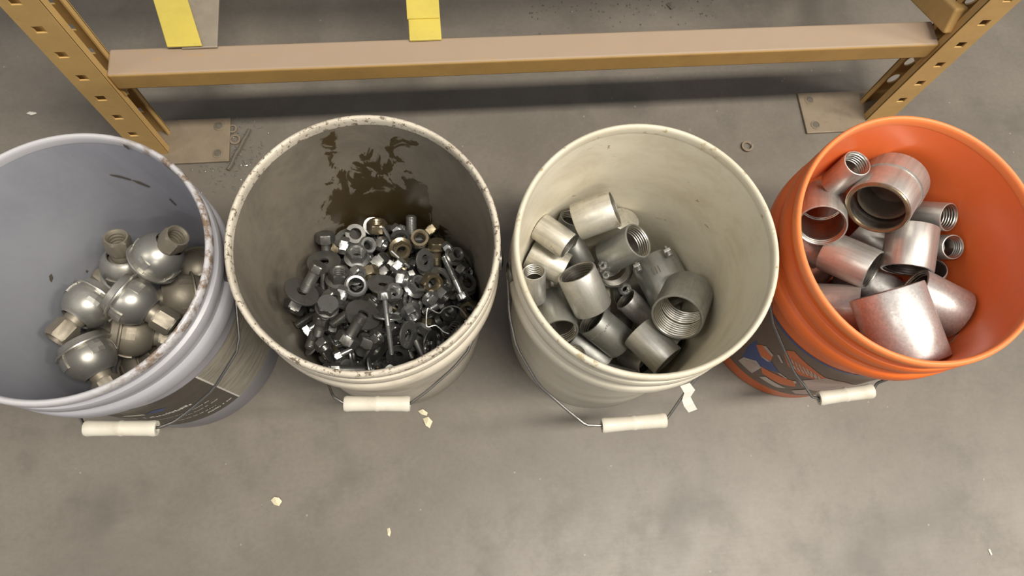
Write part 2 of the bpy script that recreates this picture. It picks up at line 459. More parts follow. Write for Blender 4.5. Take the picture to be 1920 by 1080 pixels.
# crossbars that lie on the beams
def crossbar(name, pts, w, z, t, mat, label):
    (xa, ya), (xb, yb) = pts
    d = np.array([xb - xa, yb - ya]); L = np.hypot(*d); d /= L; n = np.array([-d[1], d[0]])
    v = []
    for zz in (z, z + t):
        for q, e in (((xa, ya), -1), ((xa, ya), 1), ((xb, yb), 1), ((xb, yb), -1)):
            v.append((q[0] - e * w / 2, q[1], zz))           # ends cut square to the beam
    mb = MB().add(v, [[0, 1, 2, 3], [4, 5, 6, 7], [0, 1, 5, 4], [1, 2, 6, 5], [2, 3, 7, 6], [3, 0, 4, 7]])
    o = link(name, mb.mesh(name, mat, False)); bevel(o, 0.0012)
    return tag(o, label, 'crossbar')
crossbar('crossbar', [(-0.3335, 0.6495), (-0.3365, 1.09)], 0.049, BEAM_Z1 + 0.0008, 0.004, MT['bare_steel'], 'bare steel flat bar lying across the rack beams under a yellow strip')
crossbar('yellow_strip', [(-0.352, 0.6495), (-0.4745, 1.06)], 0.0475, BEAM_Z1 + 0.0062, 0.003, MT['yellow'], 'bright yellow flat strip lying askew on a bare steel bar of the rack')
cb = crossbar('yellow_crossbar', [(-0.016, 0.6495), (-0.018, 1.09)], 0.0465, BEAM_Z1 + 0.0008, 0.004, MT['yellow'], 'bright yellow flat crossbar lying square across the rack beams, alone at midspan')
mb = MB(); mb.box((-0.0175, 0.88, BEAM_Z1 + 0.0058), (0.0465, 0.39, 0.0022))
link('sleeve', mb.mesh('sleeve', MT['yellow'], False), cb)

# ------------------------------------------------------------------ pails
HP = 0.368
PAIL = [dict(c=(-0.403, 0.281), r=0.1501, ov=0.005, oa=53.8), dict(c=(-0.092, 0.287), r=0.1495, ov=0.0155, oa=-81.3),
        dict(c=(0.218, 0.260), r=0.1501, ov=0.0139, oa=60.0), dict(c=(0.538, 0.252), r=0.1508, ov=0.0378, oa=57.6)]
def r_in(z): return 0.1265 + (0.1435 - 0.1265) * min(max(z / 0.36, 0), 1)
def r_out(z): return 0.1325 + (0.1405 - 0.1325) * min(max(z / 0.275, 0), 1)
def pail(i, name, label, m_out, m_in, m_rim):
    P = PAIL[i]; sc = P['r'] / 0.1505; oa = math.radians(P['oa'])
    rf = lambda a, r, z: sc * (1 + P['ov'] * math.cos(2 * (a - oa)) * min(1, max(0, z / HP)) ** 1.5)
    P['rf'] = rf
    root = thing(name, Matrix.Translation((P['c'][0], P['c'][1], 0)), label, 'bucket')
    out = [(0, 0.0025), (0.121, 0.0025), (0.1235, 0.0), (0.1300, 0.0), (0.1325, 0.003), (r_out(0.1), 0.1), (r_out(0.2), 0.2), (0.1405, 0.272),
           (0.1440, 0.2745), (0.1490, 0.2765), (0.1515, 0.2785), (0.1520, 0.2805), (0.1520, 0.2990), (0.1500, 0.3020), (0.1462, 0.3045), (0.1460, 0.3170),
           (0.1485, 0.3200), (0.1505, 0.3220), (0.1512, 0.3245), (0.1512, 0.336), (0.1500, 0.3390), (0.1460, 0.3410), (0.1456, 0.3520), (0.1462, 0.3545), (0.1455, 0.3560)]
    inn = [(0.1440, 0.3560), (0.1430, 0.345)] + [(r_in(z), z) for z in (0.30, 0.25, 0.2, 0.15, 0.1, 0.06, 0.03)] + [(0.1262, 0.012), (0.1235, 0.0065), (0.118, 0.005), (0, 0.005)]
    mb = MB(); mb.lathe(out, 96, rf=rf); mb.cur = 1; mb.lathe(inn, 96, rf=rf)
    link('body', mb.mesh('pail_body', [m_out, m_in], True, 40), root)
    rim = [(0.1437, 0.3562), (0.1440, 0.3640), (0.1452, 0.3668), (0.1468, 0.3680), (0.1484, 0.3678), (0.1500, 0.3664), (0.1509, 0.3640), (0.1512, 0.3580),
           (0.1504, 0.3552), (0.1484, 0.3545)]
    link('rim', MB().lathe(rim, 96, closed=True, rf=rf).mesh('pail_rim', m_rim, True, 50), root)
    P['root'] = root
    return root
pail(0, 'grey_bucket', 'lavender grey plastic bucket of ball hangers, with a dark printed label', MT['grey_out'], MT['grey_in'], MT['grey_rim'])
pail(1, 'stained_bucket', 'dirty off-white plastic bucket of nuts and bolts with brown stained inside', MT['dirty_out'], MT['stain_in'], MT['dirty_rim'])
pail(2, 'cream_bucket', 'clean cream white plastic bucket of grey pipe couplings', MT['cream_out'], MT['cream_in'], MT['cream_rim'])
pail(3, 'orange_bucket', 'orange plastic bucket filled high with shiny pipe couplings', MT['orange_out'], MT['orange_in'], MT['orange_rim'])

def bail(i, alpha, tau, pix, g0, g1, left_pts=(), right_pts=(), hug_l=(), hug_r=(), grip_r=0.0095):
    """wire bail in the plane through both ears; pix are wire points seen in the photograph, g0/g1 the grip's ends,
    hug_* (angle, height) stretches where the bent wire lies against the pail wall"""
    P = PAIL[i]; root = P['root']
    a, t = math.radians(alpha), math.radians(tau)
    e = np.array([math.cos(a), math.sin(a), 0]); out = np.array([math.sin(a), -math.cos(a), 0])
    v = math.cos(t) * out - math.sin(t) * np.array([0, 0, 1.0]); n = np.cross(e, v)
    O = np.array([P['c'][0], P['c'][1], 0.300]); off = np.array([P['c'][0], P['c'][1], 0])
    def loc(q):
        X = on_plane(q[0], q[1], O, n) - O
        return np.array([X @ e, X @ v])
    def P3(s): return O - off + e * s[0] + v * s[1]
    def hug(q):
        th, z = math.radians(q[0]), q[1]; r = (r_out(z) + 0.0032) * P['rf'](th, 0, z)
        return np.array([r * math.cos(th), r * math.sin(th), z])
    R = 0.1490
    G0, G1 = loc(g0), loc(g1)
    L = [hug(q) for q in hug_l] + ([P3(np.array(q)) for q in left_pts] if left_pts else [P3(loc(q)) for q in pix if q[0] < g0[0]])
    Rr = ([P3(np.array(q)) for q in right_pts] if right_pts else [P3(loc(q)) for q in pix if q[0] > g1[0]]) + [hug(q) for q in hug_r]
    pts = [P3((-R - 0.004, 0.0))] + L + [P3(G0), P3(G1)] + Rr + [P3((R + 0.004, 0.0))]
    fine = []
    for j, p in enumerate(pts):                     # round the corners
        if 0 < j < len(pts) - 1:
            fine.append(p + (pts[j - 1] - p) * 0.12)
            fine.append(p * 0.86 + (pts[j - 1] + pts[j + 1]) * 0.07)
            fine.append(p + (pts[j + 1] - p) * 0.12)
        else: fine.append(p)
    w3 = [fine[0] + e * 0.009] + fine + [fine[-1] - e * 0.009]
    b = link('bail', MB().tube(w3, 0.00185, 10).mesh('bail', MT['wire']), root)
    A, Bp = P3(G0), P3(G1); ax = Bp - A; Lg = np.linalg.norm(ax); R3 = frame_from_axis(ax)
    rr = grip_r
    prof = [(rr * 0.55, 0.004), (rr * 0.55, 0), (rr * 0.95, 0), (rr * 1.06, 0.003), (rr, 0.010), (rr * 0.96, Lg * 0.46), (rr * 1.03, Lg * 0.485), (rr * 1.03, Lg * 0.515),
            (rr * 0.96, Lg * 0.54), (rr, Lg - 0.010), (rr * 1.06, Lg - 0.003), (rr * 0.95, Lg), (rr * 0.55, Lg), (rr * 0.55, Lg - 0.004)]
    g = MB().lathe(prof, 24).xf(mat4(R3, A))
    link('grip', g.mesh('grip', MT['grip']), root)
    for s in (-1, 1):
        c_ = O - off + e * s * 0.1495
        q = MB().lathe([(0, -0.006), (0.012, -0.006), (0.013, -0.004), (0.013, 0.002), (0.009, 0.004), (0, 0.004)], 20).xf(mat4(frame_from_axis(e * s), c_))
        link('ear', q.mesh('ear', root.children[0].data.materials[0]), root)
bail(0, 0, 35, [(328, 790), (356, 769), (400, 730), (450, 650)], (160, 803), (295, 803), hug_l=[(-166, 0.262), (-150, 0.235), (-130, 0.200), (-117, 0.190)])
bail(1, -4, 33, [(625, 744), (775, 752), (800, 734), (850, 690), (880, 655)], (646, 757), (769, 757), hug_l=[(-166, 0.262), (-150, 0.235), (-134, 0.200), (-122, 0.188)])
bail(2, 0, 35, [(955, 590), (968, 650), (1010, 722), (1062, 768), (1098, 797), (1255, 783), (1280, 737)], (1128, 798), (1248, 788), right_pts=[(0.052, 0.204), (0.075, 0.168), (0.115, 0.120), (0.146, 0.06)])
bail(3, -8, 35, [(1447, 600), (1468, 650), (1490, 700), (1508, 722), (1522, 744), (1645, 718)], (1535, 747), (1636, 733), hug_r=[(-84, 0.215), (-62, 0.245), (-36, 0.258), (-16, 0.264)])
# flag of white tape on the cream bucket's bail
P = PAIL[2]; O = np.array([P['c'][0], P['c'][1], 0.30]); tn = np.cross(np.array([1.0, 0, 0]), np.array([0, -math.cos(math.radians(35)), -math.sin(math.radians(35))]))
tp = []
for (qx, qy), hw, out in (((1283, 720), 9, 0.004), ((1291, 733), 10, 0.006), ((1285, 746), 8, 0.005), ((1289, 757), 9, 0.007), ((1297, 769), 8, 0.006)):
    for sgn in (-1, 1):
        tp.append(on_plane(qx + sgn * hw, qy - sgn * 3, O, tn) - CW * out - np.array([*P['c'], 0]))
mb = MB().add(tp, [[2 * q, 2 * q + 1, 2 * q + 3, 2 * q + 2] for q in range(4)])
tpo = link('tape_flag', mb.mesh('tape_flag', MT['tape'], False), P['root'])
sd = tpo.modifiers.new('thick', 'SOLIDIFY'); sd.thickness = 0.0008

# printed labels: thin skins that follow the pail wall
def skin(i, th0, th1, z0, z1, lift, mat, name, parent, n=24, shape=None):
    P = PAIL[i]; v = []; f = []
    nz = 4
    for j in range(nz + 1):
        for k_ in range(n + 1):
            a = math.radians(th0 + (th1 - th0) * k_ / n); z = z0 + (z1 - z0) * j / nz
            r = (r_out(z) + lift) * P['rf'](a, 0, z)
            v.append((r * math.cos(a), r * math.sin(a), z))
    for j in range(nz):
        for k_ in range(n):
            b = j * (n + 1) + k_
            f.append([b, b + 1, b + n + 2, b + n + 1])
    return link(name, MB().add(v, f).mesh(name, mat), parent)
def shapes(i, polys, lift, mat, name, parent):
    """printed shapes given as (angle, height) outlines, cut fine so that they follow the pail wall"""
    import bmesh
    P = PAIL[i]; mb = MB()
    for poly in polys:
        bm = bmesh.new()
        f = bm.faces.new([bm.verts.new((a * 0.0024, z, 0)) for a, z in poly])
        bmesh.ops.triangulate(bm, faces=[f])
        for _ in range(4):
            long_e = [e for e in bm.edges if e.calc_length() > 0.012]
            if not long_e: break
            bmesh.ops.subdivide_edges(bm, edges=long_e, cuts=1)
            bmesh.ops.triangulate(bm, faces=bm.faces[:])
        bm.verts.index_update()
        v = []
        for q in bm.verts:
            a, z = math.radians(q.co.x / 0.0024), q.co.y
            r = (r_out(z) + lift) * P['rf'](a, 0, z)
            v.append((r * math.cos(a), r * math.sin(a), z))
        mb.add(v, [[w.index for w in f.verts] for f in bm.faces]); bm.free()
    return link(name, mb.mesh(name, mat, False), parent)
root = PAIL[0]['root']
lab = skin(0, -150, -49, 0.058, 0.232, 0.0004, MT['lab_dark'], 'label', root)
skin(0, -48.6, 20, 0.058, 0.232, 0.0004, MT['lab_wood'], 'label', root)
skin(0, -49.4, -48.4, 0.058, 0.232, 0.0005, MT['lab_white'], 'label_edge', lab, 2)
rr = random.Random(4)
def text_marks(a0, a1, z, h, step):
    out = []; a = a0
    while a < a1:
        w = rr.uniform(0.5, 1.0) * step
        if rr.random() < 0.84:
            zz = z + rr.uniform(-0.12, 0.12) * h; hh = h * rr.uniform(0.5, 1.0)
            out.append([(a, zz), (a + w * 0.75, zz), (a + w * 0.75, zz + hh), (a, zz + hh)])
        a += w
    return out
shapes(0, text_marks(-67, -52, 0.076, 0.0062, 1.4) + text_marks(-100, -62, 0.154, 0.010, 2.0) + text_marks(-92, -58, 0.128, 0.003, 1.0)
       + text_marks(-80, -56, 0.112, 0.003, 1.0) + text_marks(-84, -60, 0.092, 0.003, 1.1), 0.0007, MT['lab_white'], 'print', lab)
shapes(0, [[(-84, 0.186), (-76, 0.180), (-72, 0.190), (-78, 0.196)]], 0.0007, MT['lab_blue'], 'print', lab)
shapes(0, [[(-95, 0.186), (-84, 0.180), (-84, 0.190), (-92, 0.194)]], 0.0007, MT['lab_white'], 'print', lab)
root = PAIL[3]['root']
lab = skin(3, -215, -60, 0.036, 0.232, 0.0004, MT['lab_brown'], 'label', root, 36)
skin(3, -215, -60, 0.232, 0.238, 0.0005, MT['lab_blue'], 'label_edge', lab, 36)
def from_px(i, pts, lift=0.0006):
    P = PAIL[i]; res = []
    for px, py in pts:
        d = ray(px, py); ox, oy = CAM[0] - P['c'][0], CAM[1] - P['c'][1]
        z = 0.13
        for _ in range(12):
            a0 = 0.0
            rho = r_out(z) * P['r'] / 0.1505
            A = d[0] ** 2 + d[1] ** 2; Bq = 2 * (ox * d[0] + oy * d[1]); Cq = ox * ox + oy * oy - rho * rho
            D = max(Bq * Bq - 4 * A * Cq, 0)
            X = CAM + d * ((-Bq - math.sqrt(D)) / (2 * A)); z = X[2]
        res.append((math.degrees(math.atan2(X[1] - P['c'][1], X[0] - P['c'][0])), z))
    return res
def zpx(pts, s, ox, oy): return [(ox + x * s, oy + y * s) for x, y in pts]
Z = lambda pts: from_px(3, zpx(pts, 400 / 1878, 1300, 560))
shapes(3, [Z([(480, 420), (560, 360), (590, 470), (690, 540), (760, 640), (560, 590), (430, 520)])], 0.0007, MT['lab_blue'], 'print', lab)
shapes(3, [Z([(560, 400), (620, 400), (710, 490), (690, 540), (600, 500)]), Z([(800, 440), (900, 450), (1060, 600), (1180, 690), (1080, 700), (940, 660), (840, 580)]),
           Z([(600, 590), (900, 720), (900, 770), (760, 740), (610, 650)])], 0.0008, MT['lab_orange'], 'print', lab)
shapes(3, [Z([(620, 410), (650, 410), (715, 490), (700, 500)]), Z([(600, 500), (620, 505), (690, 545), (660, 545)]), Z([(400, 540), (450, 510), (560, 540), (605, 600), (520, 650), (430, 570)]),
           Z([(745, 480), (770, 490), (800, 555), (785, 555)]), Z([(580, 680), (640, 680), (820, 780), (740, 775)]), Z([(745, 645), (765, 645), (830, 690), (820, 694)]),
           Z([(880, 712), (905, 715), (915, 735), (890, 735)])], 0.0010, MT['lab_faded'], 'print', lab)
shapes(3, [Z([(460, 540), (500, 545), (560, 590), (520, 620), (470, 580)])], 0.0012, MT['lab_pink'], 'print', lab)
strokes = []
for q in range(9):                                # slanting white lettering, two lines on orange
    x0, y0 = 835 + q * 33, 500 + q * 20
    strokes.append(Z([(x0, y0), (x0 + 11, y0 - 2), (x0 + 30, y0 + 42), (x0 + 18, y0 + 44)]))
    if q < 8:
        x0, y0 = 845 + q * 36, 556 + q * 17
        strokes.append(Z([(x0, y0), (x0 + 12, y0 - 2), (x0 + 32, y0 + 34), (x0 + 20, y0 + 36)]))
shapes(3, strokes, 0.0011, MT['lab_faded'], 'print', lab)
shapes(3, [Z([(930, 710), (1180, 685), (1330, 720), (1500, 745), (1560, 748), (1330, 790), (1050, 800), (960, 760)]), Z([(860, 800), (1000, 790), (1040, 830), (900, 830)])], 0.0009, MT['lab_pink'], 'print', lab)

# black scuffs inside the grey pail
def from_px_in(i, pts, lift):
    P = PAIL[i]; res = []
    for px, py in pts:
        d = ray(px, py); ox, oy = CAM[0] - P['c'][0], CAM[1] - P['c'][1]; z = 0.25
        for _ in range(15):
            rho = r_in(z) * P['r'] / 0.1505 - lift
            A = d[0] ** 2 + d[1] ** 2; Bq = 2 * (ox * d[0] + oy * d[1]); Cq = ox * ox + oy * oy - rho * rho
            X = CAM + d * ((-Bq + math.sqrt(max(Bq * Bq - 4 * A * Cq, 0))) / (2 * A)); z = X[2]
        res.append((X[0] - P['c'][0], X[1] - P['c'][1], X[2]))
    return res
mb = MB()
for poly in ([(204, 327), (222, 329), (245, 336), (246, 339), (228, 334), (210, 330)], [(246, 337), (262, 341), (281, 350), (280, 352), (258, 344)], [(230, 270), (238, 274), (244, 280), (240, 280), (233, 275)],
             [(92, 517), (97, 513), (100, 521), (97, 530), (93, 525)], [(162, 506), (166, 508), (164, 512), (161, 510)], [(318, 372), (330, 384), (329, 386), (317, 374)]):
    v = from_px_in(0, poly, 0.0006); mb.add(v, [list(range(len(v)))])
link('scuff', mb.mesh('scuff', MT['dark_scrap'], False), PAIL[0]['root'])

# ------------------------------------------------------------------ packing: every thing in a pail carries a set of spheres
class Pile:
    def __init__(s, i):
        s.c = PAIL[i]['c']; s.i = i; s.P = np.zeros((0, 3)); s.R = np.zeros(0); s.items = []
    def rin(s, X, Y, Z):
        a = np.arctan2(Y, X); P = PAIL[s.i]; sc = P['r'] / 0.1505
        z = np.clip(Z, 0, 0.36)
        return (0.1265 + 0.017 * z / 0.36) * sc * (1 + P['ov'] * np.cos(2 * (a - math.radians(P['oa']))) * (z / HP) ** 1.5)
    def wall(s, Q, r):
        """how far spheres reach into wall or bottom (positive is a clash)"""
        X, Y = Q[..., 0] - s.c[0], Q[..., 1] - s.c[1]
        w = np.hypot(X, Y) + r - s.rin(X, Y, Q[..., 2]) + 0.0006
        w = np.where(Q[..., 2] > 0.36, -1, w)
        return np.maximum(w, 0.0062 + r - Q[..., 2])
    def add(s, Q, r):
        s.P = np.vstack([s.P, Q]); s.R = np.concatenate([s.R, r])
    def clash(s, Q, r):
        c = s.wall(Q, r).max()
        if len(s.R):
            lo = Q.min(0) - r.max() - 0.03; hi = Q.max(0) + r.max() + 0.03
            m_ = np.all((s.P > lo) & (s.P < hi), 1)
            if m_.any():
                d = np.linalg.norm(Q[:, None] - s.P[m_][None], axis=2)
                c = max(c, (r[:, None] + s.R[m_][None] - d).max())
        return c
    def slide(s, px, py, Rm, sph, zlo=0.0):
        """move a thing along the line of sight into the pail until it touches"""
        q, r = sph; L = q @ Rm.T; d = ray(px, py)
        t0 = (0.345 - CAM[2]) / d[2]; t1 = (0.005 - CAM[2]) / d[2]
        ts = np.arange(t0, t1, 0.002); last = None
        for t in ts:
            p = CAM + d * t
            if p[2] < zlo: break
            c = s.clash(L + p, r)
            if c <= 0.0003: last = t
            elif last is not None: break
        if last is None:                               # too near the wall: draw it inwards
            best = None
            for t in ts[::4]:
                p = CAM + d * t
                for g in (0.006, 0.012, 0.02, 0.03, 0.042):
                    v = np.array([s.c[0] - p[0], s.c[1] - p[1], 0]); v /= np.linalg.norm(v) + 1e-9
                    if s.clash(L + p + v * g, r) <= 0.0003:
                        if best is None or g < best[0] or (g == best[0] and t > best[1]): best = (g, t, p + v * g)
                        break
            if best is None:
                print('NOFIT', s.i, px, py); p = CAM + d * ts[len(ts) // 2]
            else:
                p = best[2]; print('pulled', s.i, px, py, best[0])
        else:
            p = CAM + d * last
        for _ in range(60):                             # let it sink straight down until it rests
            if p[2] < zlo + 0.0: break
            if s.clash(L + p + np.array([0, 0, -0.0005]), r) > 0.0005: break
            p = p + np.array([0, 0, -0.0005])
            if _ > 10: break
        s.add(L + p, r)
        return p
    def want(s, px, py, Rm, sph, z, build):
        """a piece seen in the photograph: its line of sight is known, its height is a first guess"""
        q, r = sph; p0 = at_z(px, py, z)
        s.items.append(dict(L=q @ Rm.T, r=r, p=p0.copy(), p0=p0, d=ray(px, py) / np.linalg.norm(ray(px, py)), Rm=Rm, build=build, px=(px, py), ext=np.linalg.norm(q, axis=1).max() + r.max()))
    def relax(s, n=260):
        I = s.items; N = len(I)
        for it in range(n):
            soft = it < n * 0.75
            for a in I:
                e = a['p'] - CAM; lat = e - a['d'] * (e @ a['d'])
                a['p'] = a['p'] - lat * (0.12 if soft else 0.02)
                if soft: a['p'] = a['p'] + a['d'] * (((a['p0'] - a['p']) @ a['d']) * 0.02)
            worst = 0
            for i in range(N):
                for j in range(i):
                    A, B_ = I[i], I[j]; dl = A['p'] - B_['p']
                    if np.linalg.norm(dl) > A['ext'] + B_['ext']: continue
                    X = A['L'] + A['p']; Y = B_['L'] + B_['p']
                    dv = X[:, None] - Y[None]; dd = np.sqrt((dv * dv).sum(2))
                    pen = A['r'][:, None] + B_['r'][None] - dd
                    k_ = pen.argmax(); u, w = divmod(k_, pen.shape[1]); m_ = pen[u, w]
                    if m_ <= 0: continue
                    worst = max(worst, m_)
                    nrm = dv[u, w] / (dd[u, w] + 1e-9)
                    up = -A['d'] if A['p0'][2] >= B_['p0'][2] else A['d']
                    c_ = 0.7 if it < n * 0.5 else (0.3 if soft else 0.0)
                    v = nrm * (1 - c_) + up * c_; v /= np.linalg.norm(v) + 1e-9
                    m_ = min(m_, 0.012)
                    A['p'] = A['p'] + v * m_ * 0.5; B_['p'] = B_['p'] - v * m_ * 0.5
            for a in I:
                Q = a['L'] + a['p']; X, Y = Q[:, 0] - s.c[0], Q[:, 1] - s.c[1]
                h = np.hypot(X, Y); w = h + a['r'] - s.rin(X, Y, Q[:, 2]) + 0.0008
                k_ = w.argmax()
                if w[k_] > 0: a['p'] = a['p'] - np.array([X[k_], Y[k_], 0]) / h[k_] * w[k_]
                b = (0.0065 + a['r'] - Q[:, 2]).max()
                if b > 0: a['p'][2] += b
        for a in I:
            e = a['p'] - CAM; t = (e @ CW); x = 960 + F * (e @ CR) / t; y = 540 - F * (e @ CU) / t
            print('pile', s.i, a['px'], 'z %.3f (wanted %.3f) off %.0f,%.0f' % (a['p'][2], a['p0'][2], x - a['px'][0], y - a['px'][1]))
        print('pile', s.i, 'worst overlap', worst)
        for a in I: s.add(a['L'] + a['p'], a['r'])
        for a in I: a['build'](a['p'])
    def squeeze(s, sph, zmax, tries=60, rad=0.11):
        """find room for a buried piece under the ones in view, then let it sink"""
        q, r = sph
        for _ in range(tries):
            Rm = frame_from_axis(RNG.normal(size=3), RNG.uniform(0, 6.28)); L = q @ Rm.T
            an = RNG.uniform(0, 6.28); rd = rad * math.sqrt(RNG.uniform())
            p = np.array([s.c[0] + rd * math.cos(an), s.c[1] + rd * math.sin(an), RNG.uniform(0.02, zmax)])
            if s.clash(L + p, r) > 0: continue
            while s.clash(L + p - np.array([0, 0, 0.002]), r) <= 0: p[2] -= 0.002
            s.add(L + p, r)
            return p, Rm
        return None
    def drop(s, sph, tries=14, rad=0.12, flat=False, zcap=1.0, cx=0.0, cy=0.0):
        """let a thing fall at the lowest of a few random spots"""
        q, r = sph; best = None
        for _ in range(tries):
            a = RNG.normal(size=3)
            if flat: a[2] = abs(a[2]) + 1.2
            Rm = frame_from_axis(a, RNG.uniform(0, 6.28)); L = q @ Rm.T
            an = RNG.uniform(0, 6.28); rd = rad * math.sqrt(RNG.uniform())
            x, y = s.c[0] + cx + rd * math.cos(an), s.c[1] + cy + rd * math.sin(an)
            z = (0.0065 + r - L[:, 2]).max()
            if len(s.R):
                h2 = (L[:, 0][:, None] + x - s.P[:, 0][None]) ** 2 + (L[:, 1][:, None] + y - s.P[:, 1][None]) ** 2
                rs = r[:, None] + s.R[None]
                ok = h2 < rs * rs
                if ok.any():
                    zz = s.P[:, 2][None] + np.sqrt(np.where(ok, rs * rs - h2, 0)) - L[:, 2][:, None]
                    z = max(z, zz[ok].max())
            p = np.array([x, y, z + 0.0003])
            if s.wall(L + p, r).max() > 0: continue
            if best is None or z < best[0]: best = (z, p, Rm, L)
        if best is None or best[0] > zcap: return None
        s.add(best[3] + best[1], r)
        return best[1], best[2]
def sph_tube(D, L, wall, n=14):
    r = max(wall * 1.1, D * 0.085); R = D / 2 - r
    m_ = max(3, int(round(L / (r * 1.7))))
    P_ = [(R * math.cos(2 * math.pi * k / n), R * math.sin(2 * math.pi * k / n), z) for z in np.linspace(-L / 2 + r, L / 2 - r, m_) for k in range(n)]
    return np.array(P_), np.full(len(P_), r)
def sph_nut(W, H):
    r = H / 2; R = max(W * 0.53 - r, 0)
    P_ = [(R * math.cos(2 * math.pi * k / 8), R * math.sin(2 * math.pi * k / 8), 0) for k in range(8)]
    return np.array(P_), np.full(8, r)
def sph_washer(D, t):
    r = max(t * 0.6, 0.0012); P_ = []
    for R in (D / 2 - r, D * 0.36):
        P_ += [(R * math.cos(2 * math.pi * k / 18), R * math.sin(2 * math.pi * k / 18), 0) for k in range(18)]
    return np.array(P_), np.full(len(P_), r)
def sph_bolt(W, Hh, d, L):
    """origin at mid length, head towards +z"""
    a, b = sph_nut(W, Hh); zt = (L + Hh) / 2
    P_ = [tuple(q + np.array([0, 0, zt - Hh / 2])) for q in a]; R_ = list(b)
    for z in np.arange(-zt + d / 2, zt - Hh, d * 0.7): P_.append((0, 0, z)); R_.append(d / 2)
    return np.array(P_), np.array(R_)

# ------------------------------------------------------------------ pipe couplings
def mpp(px, py, z):                                # metres for one pixel at height z
    d = ray(px, py); return ((z - CAM[2]) / d[2]) / F
def coupling_mesh(D, L, wall, mat, thr=0.5, n=44, chamfer=0.0012, coarse=1.0):
    R = D / 2; r = R - wall; c_ = min(chamfer, wall * 0.45)
    prof = [(r + c_, L / 2), (R - c_, L / 2), (R - c_ * 0.3, L / 2 - c_ * 0.3), (R, L / 2 - c_), (R, 0), (R, -L / 2 + c_), (R - c_ * 0.3, -L / 2 + c_ * 0.3), (R - c_, -L / 2), (r + c_, -L / 2)]
    body = MB().lathe(prof, n).mesh('coupling_body', mat, True, 38)
    pitch = max(0.0036, L * 0.055) * coarse; th = pitch * 0.28
    tp_ = [(r + c_, L / 2), (r + 0.0002, L / 2 - c_)]
    z = L / 2 - c_ - pitch * 0.3
    end = L / 2 - L * thr
    while z - pitch > end:
        tp_ += [(r + 0.0002, z), (r - th, z - pitch * 0.22), (r - th, z - pitch * 0.5), (r + 0.0002, z - pitch * 0.72)]; z -= pitch
    tp_ += [(r, z), (r - 0.0004, end - 0.0005)]
    low = [(q[0], -q[1]) for q in tp_[::-1]]
    inner = MB().lathe(tp_ + low, n).mesh('inner_thread', MT['thread'], True, 20)
    return body, inner
def coupling(pile, px, py, dx, dy, tilt, Dp, Lp, label, mat='galv', wall=0.07, thr=0.42, zref=0.15, zlo=0.0, name='pipe_coupling', extras=None, group=None, coarse=1.0):
    k_ = mpp(px, py, zref); D, L = Dp * k_, Lp * k_
    a = view_axis(px, py, dx, dy, tilt); Rm = facing(a, px, py)
    w = max(D * wall, 0.0026)
    def build(p):
        t = thing(name, mat4(Rm, p), label, 'coupling', group)
        b, i_ = coupling_mesh(D, L, w, MT[mat], thr, coarse=coarse)
        link('body', b, t); link('inner_thread', i_, t)
        if extras: extras(t, D, L)
    pile.want(px, py, Rm, sph_tube(D, L, w), zref, build)
def filler_couplings(pile, n, D, L, zcap, label, group, mats=('galv', 'galv_dull'), rad=0.085):
    made = {}
    for q in range(n):
        r = pile.squeeze(sph_tube(D, L, D * 0.07), zcap)
        if r is None: continue
        p, Rm = r; mt = mats[q % len(mats)]
        if mt not in made: made[mt] = coupling_mesh(D, L, D * 0.07, MT[mt], 0.4)
        t = thing('pipe_coupling', mat4(Rm, p), label, 'coupling', group)
        link('body', made[mt][0], t); link('inner_thread', made[mt][1], t)

# --- cream bucket
pc = Pile(2)
cp = lambda *a, **k_: coupling(pc, *a, **k_)
cp(1285, 650, 0.7, 0.5, 15, 50, 70, 'small coupling with a brassy glint under the wide open coupling in the cream bucket', 'galv_warm', zref=0.060)
cp(1106, 657, 0.75, 0.6, -5, 58, 80, 'plain grey coupling half hidden under the stamped one in the cream bucket', 'galv_dull', zref=0.090)
cp(1055, 408, 0.2, -0.6, 40, 46, 60, 'threaded coupling peeping out between two pale couplings by the cream bucket wall', 'galv_dull', zref=0.160)
cp(1080, 470, -0.4, -0.8, 10, 46, 66, 'dull coupling wedged below two pale couplings in the cream bucket', 'galv_dull', zref=0.120)
cp(1036, 548, 0.1, -1, 20, 40, 60, 'small coupling squeezed between three larger ones in the cream bucket', 'galv', zref=0.110)
cp(1018, 482, 0.9, 0.47, 3, 62, 72, 'pale streaked coupling lying under another against the cream bucket wall', 'galv_warm', zref=0.150)
cp(1003, 535, -0.05, -1, 48, 42, 74, 'narrow coupling standing on end with its fine thread showing, in the cream bucket', 'galv', wall=0.06, zref=0.150)
cp(1042, 590, 0.2, 1, 42, 70, 84, 'coupling with its open mouth turned to the cream bucket wall', 'galv_dull', zref=0.130, thr=0.3)
def stamped(t, D, L):                              # raised stamping, too worn to read
    q = MB(); g = random.Random(3)
    for j in range(16):
        a_ = math.radians(25 + j * 8); R_ = D / 2
        h = g.uniform(0.0015, 0.0035)
        q2 = MB(); q2.box((R_, 0, L * 0.27 + g.uniform(-.001, .001)), (0.0012, g.uniform(0.0012, 0.0026), h))
        q2.xf(mat4([[math.cos(a_), -math.sin(a_), 0], [math.sin(a_), math.cos(a_), 0], [0, 0, 1]], (0, 0, 0)))
        q.add(q2.v, q2.f)
    link('stamping', q.mesh('stamping', MT['galv_dull'], False), t)
